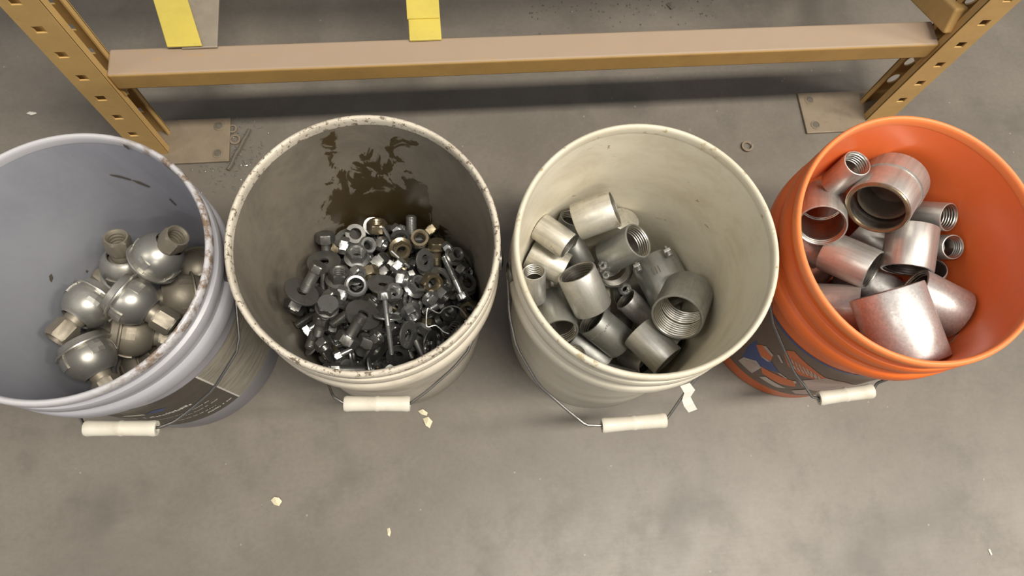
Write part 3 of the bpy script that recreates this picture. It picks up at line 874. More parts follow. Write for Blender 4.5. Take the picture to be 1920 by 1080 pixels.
def ears(t, D, L):
    q = MB()
    for j in range(3): q.box((-D * 0.10 + j * 0.0045, D * 0.493, -L * 0.10), (0.0016, 0.0016, 0.011))
    link('slot', q.mesh('slot', MT['dark_scrap'], False), t)
    for s, x in ((1, 0.35), (-1, -0.35)):
        q = MB(); q.box((D * x, D * 0.54, -L * 0.35), (0.010, 0.012, 0.005))
        e = link('ear', q.mesh('ear', MT['galv'], False), t); bevel(e, 0.001)
        q = MB().lathe([(0, 0.006), (0.0042, 0.006), (0.0046, 0.004), (0.0046, 0), (0.0028, 0), (0.0028, -0.010), (0, -0.010)], 14)
        q.xf(mat4(np.eye(3), (D * x, D * 0.54, -L * 0.35 + 0.0025)))
        link('bolt', q.mesh('bolt', MT['zinc']), t)
cp(1249, 521, 0.45, 0.9, 18, 86, 86, 'wide slotted coupling with clamp ears, under the wide open coupling in the cream bucket', 'galv_dull', zref=0.120, extras=ears)
cp(1137, 624, -0.76, -0.64, 28, 66, 80, 'grey coupling with stamped lettering in the cream bucket', 'galv_dull', zref=0.120, thr=0.3, extras=stamped)
cp(1196, 580, -0.65, -0.6, 26, 46, 60, 'small bright threaded coupling in the middle of the cream bucket', 'galv_bright', zref=0.110)
cp(1222, 649, 0.7, 0.71, 8, 68, 78, 'grey coupling with pale seams lying just above the cream bucket grip', 'galv', zref=0.140)
cp(1115, 404, 0.94, -0.35, 8, 70, 76, 'pale scaly coupling with worn rim against the cream bucket wall by the rack', 'galv_warm', zref=0.220)
cp(1036, 440, 0.82, 0.57, 13, 54, 68, 'pale coupling with brown rust spots lying on top of another in the cream bucket', 'galv_warm', zref=0.210)
cp(1286, 572, -0.32, 0.75, 56, 94, 88, 'wide open coupling with deep bright thread, largest in the cream bucket', 'galv_dull', wall=0.06, zref=0.170, thr=0.5, coarse=1.35)
cp(1096, 544, -0.42, -0.9, 25, 75, 82, 'broad grey coupling leaning in the middle with its mouth towards the rack, cream bucket', 'galv', zref=0.180)
cp(1168, 466, 0.88, -0.47, 36, 68, 78, 'smooth dark grey coupling with many fine threads in its tilted mouth, cream bucket', 'galv_dull', wall=0.075, zref=0.200)
def clamp_build(p):
    cl = thing('pipe_clamp', mat4(CL_R, p), 'flat round pipe clamp with bolted ear behind the dark coupling in the cream bucket', 'clamp')
    k_ = CL_K
    link('plate', MB().lathe([(0, 0.0016), (24 * k_, 0.0016), (27 * k_, 0.0006), (27 * k_, -0.0014), (0, -0.0014)], 32).mesh('plate', MT['galv_warm']), cl)
    q = MB(); q.prism([(20 * k_, -9 * k_), (36 * k_, -8 * k_), (40 * k_, -3 * k_), (40 * k_, 4 * k_), (35 * k_, 9 * k_), (20 * k_, 12 * k_)], 2, -0.0014, 0.0016)
    e = link('ear', q.mesh('ear', MT['galv_warm'], False), cl); bevel(e, 0.0008)
    q = MB().lathe([(0, 0.008), (0.0055, 0.008), (0.0062, 0.006), (0.0062, 0.0013), (0, 0.0013)], 6).xf(mat4(np.eye(3), (28 * k_, 0, 0)))
    link('bolt', q.mesh('bolt', MT['zinc']), cl)
CL_K = mpp(1180, 405, .15)
CL_R = facing(view_axis(1172, 408, 0.25, -0.45, 45), 1172, 408)
c_, s_ = math.cos(-0.1), math.sin(-0.1)
CL_R = CL_R @ np.array([[c_, -s_, 0], [s_, c_, 0], [0, 0, 1]])
pc.want(1172, 408, CL_R, sph_washer(54 * CL_K, 0.004), 0.165, clamp_build)
pc.relax()

def hexpts(a, n, cap):
    """n points round a hexagon of half width a, corners capped at radius cap"""
    out = []
    for k_ in range(n):
        p_ = 2 * math.pi * k_ / n
        m_ = (p_ % (math.pi / 3)) - math.pi / 6
        out.append((p_, min(a / math.cos(m_), cap)))
    return out
def hex_part(mb, W, H, hole=0.0, z0=None, thread=True, n=24, flat_top=False):
    """hexagon with chamfered corners, with a threaded hole or solid; spans z0..z0+H"""
    a = W / 2; z0 = -H / 2 if z0 is None else z0; z1 = z0 + H; c_ = H * 0.12
    rings = [(a * 0.99, z1, a * 0.99), (None, z1 - c_, 9), (None, z0 + c_, 9), (a * 0.99, z0, a * 0.99)]
    if flat_top: rings[3] = (None, z0, 9)
    v = []; f = []
    def ring(cap, z):
        b = len(v)
        for p_, r in hexpts(a, n, cap): v.append((r * math.cos(p_), r * math.sin(p_), z))
        return list(range(b, b + n))
    def circ(r, z):
        b = len(v)
        for k_ in range(n):
            p_ = 2 * math.pi * k_ / n; v.append((r * math.cos(p_), r * math.sin(p_), z))
        return list(range(b, b + n))
    seq = [ring(cap, z) for _, z, cap in rings]
    if hole > 0:
        ins = [circ(hole * 1.18, z0)]
        m_ = 4 if thread else 1
        for j in range(m_):
            za = z0 + H * (0.08 + 0.84 * j / m_); zb = z0 + H * (0.08 + 0.84 * (j + 0.5) / m_)
            ins += [circ(hole * (1.06 if thread else 1), za), circ(hole * 0.94 if thread else hole, zb)]
        ins += [circ(hole * 1.06, z0 + H * 0.93), circ(hole * 1.18, z1)]
        seq = seq + ins + [seq[0]]
    else:
        b = len(v); v.append((0, 0, z1)); v.append((0, 0, z0))
        for k_ in range(n):
            l = (k_ + 1) % n
            f.append([seq[0][k_], seq[0][l], b]); f.append([seq[3][l], seq[3][k_], b + 1])
    for A, B_ in zip(seq[:-1], seq[1:]):
        for k_ in range(n):
            l = (k_ + 1) % n; f.append([A[k_], A[l], B_[l], B_[k_]])
    return mb.add(v, f)

# --- shiny little fittings among the cream bucket's couplings
for j, (px, py, wd) in enumerate(((1130, 497, 15), (1137, 512, 15), (1172, 541, 22))):
    k_ = mpp(px, py, .13); W = wd * k_
    Rm = facing(view_axis(px, py, 0.5, 0.4, 55), px, py)
    p = pc.slide(px, py, Rm, sph_nut(W, W * 0.5))
    t = link('hex_nut', hex_part(MB(), W, W * 0.5, W * 0.3).mesh('hex_nut', MT['zinc'], True, 25), None, mat4(Rm, p))
    tag(t, 'tiny bright zinc nut lying among the couplings in the cream bucket' if j < 2 else 'bright zinc nut beside the small bright coupling in the cream bucket', 'nut', 'bright nuts among the cream bucket couplings')

for D_, L_, n_, wd_ in ((0.056, 0.066, 12, 'broad'), (0.042, 0.052, 10, 'medium-sized'), (0.034, 0.042, 10, 'narrow')):
    filler_couplings(pc, n_, D_, L_, 0.11, wd_ + ' grey coupling buried under the others at the bottom of the cream bucket', wd_ + ' couplings buried in the cream bucket')
# --- orange bucket
po = Pile(3)
co = lambda *a, **k_: coupling(po, *a, **{**dict(zref=.2), **k_})
co(1525, 510, 0.5, -0.6, 20, 60, 70, 'coupling in shade low against the orange bucket wall', 'galv', zref=0.130)
co(1608, 522, 0.9, 0.3, 15, 60, 70, 'dark coupling under the two crossed couplings in the orange bucket', 'galv_dull', zref=0.140)
co(1642, 452, 0.7, 0.6, 0, 64, 78, 'coupling under the residue-rimmed adapter in the orange bucket', 'galv', zref=0.160)
co(1519, 462, -0.75, -0.6, 10, 58, 70, 'coupling half hidden below the wide mouth at the orange bucket wall', 'galv_bright', zref=0.170)
co(1777, 518, 0.25, -0.75, 52, 52, 60, 'short coupling standing with a plain open mouth by the orange bucket wall', 'galv', zref=0.170, thr=0.1)
co(1770, 465, 1, -0.02, 50, 43, 62, 'smallest coupling in the orange bucket, its mouth lit brassy', 'galv', zref=0.190)
co(1739, 410, 1, 0.1, 34, 50, 76, 'narrow coupling with coarse threads in its mouth, lying against the orange bucket wall', 'galv', zref=0.220)
co(1580, 328, 0.62, -0.62, 44, 50, 72, 'narrow threaded coupling leaning up the orange bucket wall by the rack', 'galv', zref=0.250)
co(1543, 383, 0.05, 1, 58, 88, 92, 'wide coupling with a broad smooth mouth by the orange bucket wall', 'galv', wall=0.05, zref=0.240, thr=0.15)
def adapter(t, D, L):
    R_ = D / 2
    q = MB().lathe([(R_ * 1.0, -L * 0.10), (R_ * 1.05, -L * 0.11), (R_ * 1.05, -L * 0.5), (R_ * 0.9, -L * 0.5), (R_ * 0.9, -L * 0.12)], 48)
    link('collar', q.mesh('collar', MT['galv']), t)
    q = MB().lathe([(R_ * 0.80, L * 0.18), (R_ * 0.72, L * 0.18), (R_ * 0.70, L * 0.05), (R_ * 0.70, -L * 0.34), (R_ * 0.45, -L * 0.36), (R_ * 0.42, -L * 0.30), (R_ * 0.30, -L * 0.30), (0, -L * 0.38)], 48)  # nested tube; dark end plate added to stand in for shade in the mouth
    link('tube_shade_plug', q.mesh('tube_shade_plug', MT['dark_scrap']), t)
    q = MB()
    pts = [(R_ * 0.9 * math.cos(x_), R_ * 0.9 * math.sin(x_), L * 0.5) for x_ in np.linspace(0, 2 * math.pi, 48)[:-1]]
    q.tube(pts, 0.0028, 8, True)
    link('residue_ring', q.mesh('residue_ring', MT['brass_tint']), t)
co(1660, 362, -0.42, 0.85, 52, 112, 92, 'large adapter with yellowish residue round its dark open mouth in the orange bucket', 'galv', wall=0.055, zref=0.260, thr=0.1, name='pipe_adapter', extras=adapter)
co(1656, 536, 0.8, 0.62, 0, 68, 92, 'shiny coupling lying under the threaded coupling and above the largest one, orange bucket', 'galv_bright', zref=0.170)
co(1706, 467, -0.1, 1, 15, 86, 80, 'upright-seamed matt coupling in the middle of the orange bucket', 'galv', zref=0.210)
co(1784, 573, -0.85, -0.52, 24, 94, 88, 'spangled coupling with dark mouth against the orange bucket wall', 'galv_bright', zref=0.200, thr=0.2)
co(1593, 482, 0.9, 0.43, 14, 78, 90, 'polished coupling with threads showing at its tipped mouth, orange bucket', 'galv', zref=0.220)
co(1562, 578, 1, 0.05, 4, 94, 96, 'broad coupling pressed against the orange bucket wall above the bail', 'galv', zref=0.200)
co(1690, 622, 0.28, 0.96, -4, 122, 130, 'largest spangled coupling, lying above the orange bucket grip', 'galv_bright', wall=0.05, zref=0.200, thr=0.2)
po.relax()
for D_, L_, n_, wd_ in ((0.075, 0.085, 14, 'broad'), (0.056, 0.066, 14, 'medium-sized'), (0.040, 0.052, 16, 'narrow')):
    filler_couplings(po, n_, D_, L_, 0.19, wd_ + ' shiny coupling buried under the others in the orange bucket', wd_ + ' couplings buried in the orange bucket', ('galv', 'galv_bright'))
k_ = mpp(1688, 523, .19); Rm = facing(view_axis(1688, 523, 0.3, -0.2, 40), 1688, 523)
p = next((at_z(1688, 524, z_) for z_ in np.arange(0.20, 0.08, -0.002) if po.clash(sph_nut(9 * k_, 5 * k_)[0] @ Rm.T + at_z(1688, 524, z_), sph_nut(9 * k_, 5 * k_)[1]) <= 0), at_z(1688, 524, 0.15))
t = link('thread_cap', MB().lathe([(0, 2 * k_), (4 * k_, 2 * k_), (4.5 * k_, 1.4 * k_), (4.5 * k_, -2.5 * k_), (4 * k_, -2.5 * k_), (3.8 * k_, 0), (0, 0)], 20).mesh('thread_cap', MT['red']), None, mat4(Rm, p))
tag(t, 'small red plastic cap deep between couplings in the orange bucket', 'cap')

# --- grey bucket: ball hangers
pg = Pile(0)
BR = 0.0315
def hanger_meshes(mat, dusty):
    M_ = {}
    R_ = BR
    prof = []
    for d_ in np.linspace(38, 112, 16):
        prof.append((R_ * math.sin(math.radians(d_)), R_ * math.cos(math.radians(d_))))
    zb = prof[-1][1]
    prof += [(R_ * 1.02, zb - 0.0005), (R_ * 1.08, zb - 0.0012), (R_ * 1.09, zb - 0.003), (R_ * 1.04, zb - 0.0042), (R_ * 0.93, zb - 0.005), (R_ * 0.84, zb - 0.013), (R_ * 0.70, zb - 0.0145), (R_ * 0.70, zb - 0.011), (0, zb - 0.010)]
    ins = [(q * 0.915, z * 0.915 + 0.0003) for q, z in prof[:12]]
    lip = [(prof[0][0] * 0.965, prof[0][1] + 0.0012)]
    M_['dome'] = MB().lathe(ins[::-1] + lip + prof, 40).mesh('dome', mat, True, 30)
    tabs = MB()
    for k_ in range(4):
        a = math.radians(45 + 90 * k_); v = []; f = []
        for i_, d_ in enumerate((82, 92, 102, 111)):
            for da in (-14, 0, 14):
                for rr_ in (R_ * 0.99, R_ * 1.06):
                    st, ct = math.sin(math.radians(d_)), math.cos(math.radians(d_))
                    v.append((rr_ * st * math.cos(a + math.radians(da)), rr_ * st * math.sin(a + math.radians(da)), rr_ * ct))
        for i_ in range(3):
            for j in range(2):
                b = i_ * 6 + j * 2; f.append([b + 1, b + 3, b + 9, b + 7])
        for i_ in range(3): f += [[i_ * 6, i_ * 6 + 1, i_ * 6 + 7, i_ * 6 + 6], [i_ * 6 + 4, i_ * 6 + 10, i_ * 6 + 11, i_ * 6 + 5]]
        for b in (0, 18): f += [[b, b + 2, b + 3, b + 1], [b + 2, b + 4, b + 5, b + 3]]
        q = MB().add(v, f); tabs_part = q.mesh('tab', mat, False)
        M_['tab%d' % k_] = tabs_part
    rs = R_ * 0.80
    ball = [(rs * math.sin(math.radians(d_)), rs * math.cos(math.radians(d_))) for d_ in np.linspace(34, 100, 12)]
    neck = [(0.0105, 0.0345), (0.0125, 0.0342), (0.0130, 0.030), (0.0136, 0.0265)]
    M_['swivel_neck'] = MB().lathe([(0, 0.0345)] + neck + ball, 28).mesh('swivel_neck', dusty, True, 40)
    M_['hex_hub'] = hex_part(MB(), 0.0290, 0.027, 0.0108, 0.0325, True, 24).mesh('hex_hub', dusty, True, 25)
    return M_
HM = hanger_meshes(MT['cast'], MT['cast_dusty']); HM2 = hanger_meshes(MT['cast_dusty'], MT['cast_dusty'])
def sph_hanger(sw):
    P_ = [(0, 0, 0)]; R_ = [BR * 1.0]
    for k_ in range(12): P_.append((BR * 0.98 * math.cos(k_ * math.pi / 6), BR * 0.98 * math.sin(k_ * math.pi / 6), -0.0145)); R_.append(0.0034)
    for k_ in range(8): P_.append((BR * 0.66 * math.cos(k_ * math.pi / 4), BR * 0.66 * math.sin(k_ * math.pi / 4), -0.0215)); R_.append(0.005)
    S = Matrix.Rotation(sw, 3, 'X')
    for z in (0.0405, 0.0515):
        for k_ in range(6):
            q = S @ Vector((0.0078 * math.cos(k_ * math.pi / 3), 0.0078 * math.sin(k_ * math.pi / 3), z)); P_.append(tuple(q)); R_.append(0.0080)
    return np.array(P_), np.array(R_)
def build_hanger(M, label, sw, HMx, roll=0.0, group=None):
    t = thing('ball_hanger', M @ Matrix.Rotation(roll, 4, 'Z'), label, 'hanger', group)
    d_ = link('dome', HMx['dome'], t)
    for k_ in range(4): link('tab', HMx['tab%d' % k_], d_)
    S = Matrix.Rotation(sw, 4, 'X') if abs(roll) < 1e-6 else Matrix.Rotation(-roll, 4, 'Z') @ Matrix.Rotation(sw, 4, 'X')
    nk = link('swivel_neck', HMx['swivel_neck'], t, S); link('hex_hub', HMx['hex_hub'], t, S)
    return t
def hanger(px, py, dx, dy, tilt, label, swivel=0, dusty=False, roll=0.0, zlo=0.0):
    Rm = facing(view_axis(px, py, dx, dy, tilt), px, py); sw = math.radians(swivel)
    pg.want(px, py, Rm, sph_hanger(sw), zlo, lambda p: build_hanger(mat4(Rm, p), label, sw, HM2 if dusty else HM, math.radians(roll)))
hanger(348, 606, -0.3, 0.8, 10, 'dusty ball hanger tucked under the grey bucket rim beside a hexagonal hub', 0, True, 0, 0.08)
hanger(366, 508, 0.3, 0.5, 40, 'dusty ball hanger against the grey bucket wall beside the topmost hanger', 0, True, 0, 0.10)
hanger(270, 676, 0.1, -0.2, 62, 'dusty ball hanger with its hexagonal hub turned up, low in the grey bucket', 0, True, 0, 0.06)
hanger(236, 512, -0.15, -0.5, 48, 'ball hanger with hub mouth turned up beside the topmost hanger', 0, False, 0, 0.09)
hanger(205, 540, -0.6, -0.6, -30, 'ball hanger mostly hidden between two shiny hangers in the grey bucket', 0, False, 0, 0.06)
hanger(345, 555, -0.85, 0.1, 5, 'dusty ball hanger with its hub pointing at the shiny middle hanger', 0, True, 0, 0.11)
hanger(205, 622, 0.3, -0.3, -40, 'ball hanger in shade under a pair of shiny hangers in the grey bucket', 0, True, 0, 0.05)
hanger(247, 622, 0.97, 0.12, 0, 'ball hanger half covered by the shiny middle hanger, hub sideways', 0, True, 45, 0.09)
hanger(180, 668, 0.5, 0.82, 12, 'shiny ball hanger above the grey bucket grip, hub under the rim', 0, False, 20, 0.12)
hanger(171, 577, -0.62, 0.75, 14, 'shiny ball hanger with a clear rectangular tab, hub towards the bare grey wall', 0, False, 45, 0.13)
hanger(256, 558, 0.8, 0.55, 8, 'shiny ball hanger in the middle of the grey bucket pile', 0, False, 10, 0.16)
hanger(290, 487, 0.52, -0.62, 36, 'topmost ball hanger with its hub swung out, showing a dark gap in its dome', -18, False, 30, 0.165)
pg.relax()
for q in range(8):
    r = pg.squeeze(sph_hanger(0.0), 0.08, 120)
    if r: build_hanger(mat4(r[1], r[0]), 'cast ball hanger buried at the bottom of the grey bucket pile', 0.0, HM2, 0, 'hangers buried in the grey bucket')

# ------------------------------------------------------------------ stained bucket: nuts, bolts and washers
pn = Pile(1)
def washer_mesh(D, hole, t, mat, split=False):
    R_, r = D / 2, hole / 2
    if not split:
        return MB().lathe([(r, t / 2), (R_ * 0.985, t / 2), (R_, t * 0.3), (R_, -t * 0.3), (R_ * 0.985, -t / 2), (r, -t / 2)], 28, True).mesh('washer', mat, True, 30)
    v = []; f = []; n = 26
    for k_ in range(n + 1):
        a = math.radians(8 + 344 * k_ / n); dz = (k_ / n - 0.5) * t * 0.8
        for rr_, zz in ((r, -t / 2), (R_, -t / 2), (R_, t / 2), (r, t / 2)):
            v.append((rr_ * math.cos(a), rr_ * math.sin(a), zz + dz))
    for k_ in range(n):
        for j in range(4):
            l = (j + 1) % 4; f.append([k_ * 4 + j, k_ * 4 + l, k_ * 4 + 4 + l, k_ * 4 + 4 + j])
    f += [[0, 1, 2, 3], [n * 4 + 3, n * 4 + 2, n * 4 + 1, n * 4]]
    return MB().add(v, f).mesh('lock_washer', mat, True, 30)
def shank_mesh(d, L, Hh, mat, thr=0.6, dome=False):
    zt = (L + Hh) / 2; top = zt - Hh; bot = -zt; r = d / 2
    pitch = max(0.0013, d * 0.13)
    prof = [(0, top + 0.0004), (r * 0.96, top + 0.0004)]
    z0 = top - L * (1 - thr)
    prof.append((r * 0.96, z0)); z = z0
    while z - pitch > bot + pitch * 0.8:
        prof += [(r, z - pitch * 0.35), (r * 0.86, z - pitch * 0.85)]; z -= pitch
    if dome: prof += [(r * 0.95, bot + r * 0.5), (r * 0.75, bot + r * 0.2), (r * 0.4, bot + 0.0003), (0, bot)]
    else: prof += [(r * 0.9, bot + pitch * 0.7), (r * 0.74, bot), (0, bot)]
    return MB().lathe(prof, 16).mesh('shank', mat, True, 24)
def bolt_parts(t, W, Hh, d, L, mat, thr=0.6, fl=0.0):
    zt = (L + Hh) / 2
    link('head', hex_part(MB(), W, Hh, 0, zt - Hh, n=24).mesh('head', mat, True, 25), t)
    link('shank', shank_mesh(d, L, Hh, mat, thr), t)
    if fl:
        link('flange', MB().lathe([(0, zt - Hh + 0.0018), (fl / 2 * 0.9, zt - Hh + 0.0016), (fl / 2, zt - Hh + 0.0004), (fl / 2, zt - Hh - 0.0008), (0, zt - Hh - 0.0008)], 28).mesh('flange', mat), t)

# the depth of the heap, too deep to count
mb = MB(); rg = random.Random(5)
nm = hex_part(MB(), 0.022, 0.012, 0.0065, thread=False, n=12)
wm = MB().lathe([(0.007, 0.0012), (0.0165, 0.0012), (0.0165, -0.0012), (0.007, -0.0012)], 14, True)
Qs, Rs = [], []
for z in np.arange(0.020, 0.079, 0.0115):
    rad = r_in(z) - 0.016
    for gx in np.arange(-0.13, 0.131, 0.0235):
        for gy in np.arange(-0.13, 0.131, 0.0235):
            x, y = gx + rg.uniform(-.006, .006), gy + rg.uniform(-.006, .006)
            if math.hypot(x, y) > rad: continue
            Rm = frame_from_axis([rg.gauss(0, 1), rg.gauss(0, 1), rg.gauss(0, 1.3)], rg.uniform(0, 6))
            s_ = nm if rg.random() < 0.6 else wm
            P3 = np.array([PAIL[1]['c'][0] + x, PAIL[1]['c'][1] + y, z + rg.uniform(-.003, .003)])
            mb.add([tuple(Rm @ np.array(q) + P3) for q in s_.v], s_.f)
            if z > 0.05: Qs.append(P3); Rs.append(0.0105)
st_o = link('hardware_heap', mb.mesh('hardware_heap', MT['zinc_dark'], True, 30)); st_o['kind'] = 'stuff'
tag(st_o, 'deeper heap of dark nuts and washers showing through gaps in the stained bucket', 'hardware')
pn.add(np.array(Qs), np.array(Rs))

FIN = {'zinc': 'bright zinc', 'zinc_dark': 'dark grey', 'brass_tint': 'yellowish'}
CACHE = {}
def loose(kind, fin, M, size=1.0, unique=None):
    mat = MT[fin]; key = (kind, fin, round(size, 2))
    if key not in CACHE:
        if kind == 'hex_nut': CACHE[key] = hex_part(MB(), 0.0215 * size, 0.012 * size, 0.0066 * size, n=24).mesh('hex_nut', mat, True, 25)
        elif kind == 'flange_nut':
            b = hex_part(MB(), 0.019 * size, 0.013 * size, 0.0062 * size, -0.006 * size, n=24)
            b.lathe([(0.0066 * size, -0.0062 * size), (0.0135 * size, -0.0062 * size), (0.0138 * size, -0.005 * size), (0.0095 * size, -0.0028 * size), (0.0066 * size, -0.0028 * size)], 24, True)
            CACHE[key] = b.mesh('flange_nut', mat, True, 25)
        elif kind == 'flat_washer': CACHE[key] = washer_mesh(0.030 * size, 0.0135 * size, 0.0022 * size, mat)
        elif kind == 'fender_washer': CACHE[key] = washer_mesh(0.044 * size, 0.013 * size, 0.0030 * size, mat)
        elif kind == 'lock_washer': CACHE[key] = washer_mesh(0.0225 * size, 0.0135 * size, 0.0036 * size, mat, True)
        elif kind == 'collar': CACHE[key] = MB().lathe([(0.0078 * size, 0.008 * size), (0.0098 * size, 0.0085 * size), (0.0116 * size, 0.007 * size), (0.0118 * size, -0.008 * size), (0.0085 * size, -0.008 * size), (0.0075 * size, 0)], 28, True).mesh('collar', mat, True, 35)
        elif kind == 'hex_bolt':
            Hh, d, L = 0.0085 * size, 0.0125 * size, 0.026 * size
            b = hex_part(MB(), 0.019 * size, Hh, 0, (L + Hh) / 2 - Hh, n=24)
            me2 = shank_mesh(d, L, Hh, mat); 
            b.add([tuple(v.co) for v in me2.vertices], [list(p_.vertices) for p_ in me2.polygons]); bpy.data.meshes.remove(me2)
            CACHE[key] = b.mesh('hex_bolt', mat, True, 25)
    cat = {'hex_nut': 'nut', 'flange_nut': 'nut', 'flat_washer': 'washer', 'fender_washer': 'washer', 'lock_washer': 'washer', 'hex_bolt': 'bolt', 'collar': 'collar'}[kind]
    word = {'hex_nut': 'hex nut', 'flange_nut': 'flanged hex nut', 'flat_washer': 'flat washer', 'fender_washer': 'wide fender washer', 'lock_washer': 'split lock washer', 'hex_bolt': 'short hex bolt', 'collar': 'round collar'}[kind]
    o = link(kind, CACHE[key], None, M)
    if unique: return tag(o, unique, cat)
    big = 'small' if size < 0.9 else ('large' if size > 1.12 else 'medium-sized')
    return tag(o, '%s %s %s loose in the heap in the stained bucket' % (big, FIN[fin], word), cat, '%s %s %s pile in the stained bucket' % (big, FIN[fin], word))
SPH = {'hex_nut': lambda s: sph_nut(0.0215 * s, 0.0118 * s), 'flange_nut': lambda s: sph_nut(0.0225 * s, 0.012 * s), 'flat_washer': lambda s: sph_washer(0.030 * s, 0.0022 * s),
       'fender_washer': lambda s: sph_washer(0.044 * s, 0.003 * s), 'lock_washer': lambda s: sph_washer(0.0225 * s, 0.0036 * s), 'hex_bolt': lambda s: sph_bolt(0.019 * s, 0.0085 * s, 0.0125 * s, 0.026 * s),
       'collar': lambda s: sph_tube(0.0236 * s, 0.0165 * s, 0.004 * s, 8)}
rg = random.Random(21)
kinds = ['hex_nut'] * 9 + ['flange_nut'] * 5 + ['flat_washer'] * 3 + ['lock_washer'] * 3 + ['hex_bolt'] * 4
for q in range(190):
    kd = kinds[q % len(kinds)]; fin = rg.choice(['zinc', 'zinc', 'zinc_dark', 'zinc_dark', 'zinc_dark', 'brass_tint']); sz = rg.choice([0.8, 1.0, 1.0, 1.2])
    r = pn.drop(SPH[kd](sz), 10, 0.128, kd.endswith('washer'), zcap=0.128)
    if r: loose(kd, fin, mat4(r[1], r[0]), sz)
# pieces that can be told apart in the photograph, from the wall inwards and from below upwards
def lay(kind, fin, px, py, dx, dy, tilt, size=1.0, unique=None, zlo=0.0):
    Rm = facing(view_axis(px, py, dx, dy, tilt), px, py)
    p = pn.slide(px, py, Rm, SPH[kind](size), zlo)
    return loose(kind, fin, mat4(Rm, p), size, unique)
def bolt(px, py, dx, dy, tilt, Wp, Hp, dp, Lp, fin, label, thr=0.6, fl=0.0, name='hex_bolt'):
    k_ = mpp(px, py, .14); W, Hh, d, L = Wp * k_, Hp * k_, dp * k_, Lp * k_
    Rm = facing(view_axis(px, py, dx, dy, tilt), px, py)
    p = pn.slide(px, py, Rm, sph_bolt(max(W, fl * k_ * 0.9), Hh, d, L))
    t = thing(name, mat4(Rm, p), label, 'bolt'); bolt_parts(t, W, Hh, d, L, MT[fin], thr, fl * k_)
    return t
def stud(px, py, dx, dy, tilt, dp, Lp, fin, label, name='threaded_stud', thr=1.0):
    k_ = mpp(px, py, .14); d, L = dp * k_, Lp * k_
    Rm = facing(view_axis(px, py, dx, dy, tilt), px, py)
    P_ = np.array([(0, 0, z) for z in np.linspace(-L / 2 + d / 2, L / 2 - d / 2, max(3, int(L / d * 1.6)))])
    p = pn.slide(px, py, Rm, (P_, np.full(len(P_), d / 2)))
    return tag(link(name, shank_mesh(d, L, 0.0, MT[fin], thr, True).copy(), None, mat4(Rm @ np.diag([1, -1, -1]), p)), label, 'stud')
lay('fender_washer', 'zinc_dark', 612, 652, 0.6, -0.3, 20)
lay('flat_washer', 'zinc', 575, 655, -0.8, -0.5, 15, 1.2)
lay('fender_washer', 'zinc', 712, 652, 0.75, 0.6, 18, 1.15)
lay('fender_washer', 'zinc_dark', 704, 655, 0.75, 0.6, 18, 1.1)
lay('flat_washer', 'zinc', 660, 664, 0.95, -0.2, 12, 1.1)
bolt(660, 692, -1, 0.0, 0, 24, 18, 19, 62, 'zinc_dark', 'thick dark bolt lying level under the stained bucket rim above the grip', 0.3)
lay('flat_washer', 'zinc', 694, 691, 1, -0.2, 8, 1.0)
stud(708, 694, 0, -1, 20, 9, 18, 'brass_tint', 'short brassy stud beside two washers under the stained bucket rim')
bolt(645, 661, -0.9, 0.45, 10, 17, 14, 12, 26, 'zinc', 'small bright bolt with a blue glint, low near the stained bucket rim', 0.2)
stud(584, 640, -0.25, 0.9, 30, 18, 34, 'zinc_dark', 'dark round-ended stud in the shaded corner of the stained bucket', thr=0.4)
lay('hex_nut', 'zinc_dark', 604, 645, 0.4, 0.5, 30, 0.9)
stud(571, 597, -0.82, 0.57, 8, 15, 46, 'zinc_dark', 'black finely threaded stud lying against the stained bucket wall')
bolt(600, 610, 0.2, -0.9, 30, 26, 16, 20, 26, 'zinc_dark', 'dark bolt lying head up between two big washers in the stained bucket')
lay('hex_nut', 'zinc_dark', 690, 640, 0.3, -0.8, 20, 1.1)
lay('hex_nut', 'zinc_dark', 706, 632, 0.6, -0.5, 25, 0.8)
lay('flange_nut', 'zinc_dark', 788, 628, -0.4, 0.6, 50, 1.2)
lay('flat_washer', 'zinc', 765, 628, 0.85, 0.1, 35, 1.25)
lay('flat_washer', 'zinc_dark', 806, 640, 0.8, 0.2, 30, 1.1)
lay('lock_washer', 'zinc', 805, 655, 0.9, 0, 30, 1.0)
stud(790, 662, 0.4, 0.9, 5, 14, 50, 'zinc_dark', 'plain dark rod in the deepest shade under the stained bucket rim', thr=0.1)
# by the wall near the rack
bolt(610, 460, -0.05, -1, 22, 31, 18, 18, 34, 'zinc_dark', 'dark hex bolt standing head up through a wide washer in the stained bucket')
lay('fender_washer', 'zinc_dark', 607, 491, -0.1, -0.75, 42, 1.05)
lay('hex_nut', 'brass_tint', 707, 424, 0, -0.7, 30, 1.2, 'brownish hex nut highest against the oily stain in the stained bucket')
lay('flat_washer', 'zinc', 648, 446, -0.4, -0.7, 45, 1.15)
lay('lock_washer', 'zinc_dark', 666, 438, 0.1, -0.3, 72, 1.25, 'grey split ring lying flat beside the oily stain of the stained bucket')
lay('hex_nut', 'zinc', 645, 460, 0.9, 0.2, 5, 1.0, 'hex nut with two facets flashing white in the stained bucket')
lay('hex_nut', 'zinc', 688, 459, 0.2, -0.1, 65, 1.05)
lay('flange_nut', 'zinc', 669, 477, 0.0, -0.6, 48, 1.3)
stud(727, 441, 0.5, 0.85, 10, 8, 34, 'zinc', 'thin threaded screw beside the tall upright stud in the stained bucket')
lay('hex_nut', 'zinc', 716, 457, 0.6, 0.3, 30, 0.9)
lay('hex_nut', 'zinc', 746, 432, 0.6, -0.5, 10, 0.9)
stud(771, 423, 0.0, -1, 22, 20, 44, 'zinc', 'tall round-ended threaded stud standing up by the oily stain in the stained bucket')
lay('lock_washer', 'zinc_dark', 752, 447, 0, -0.6, 50, 1.3)
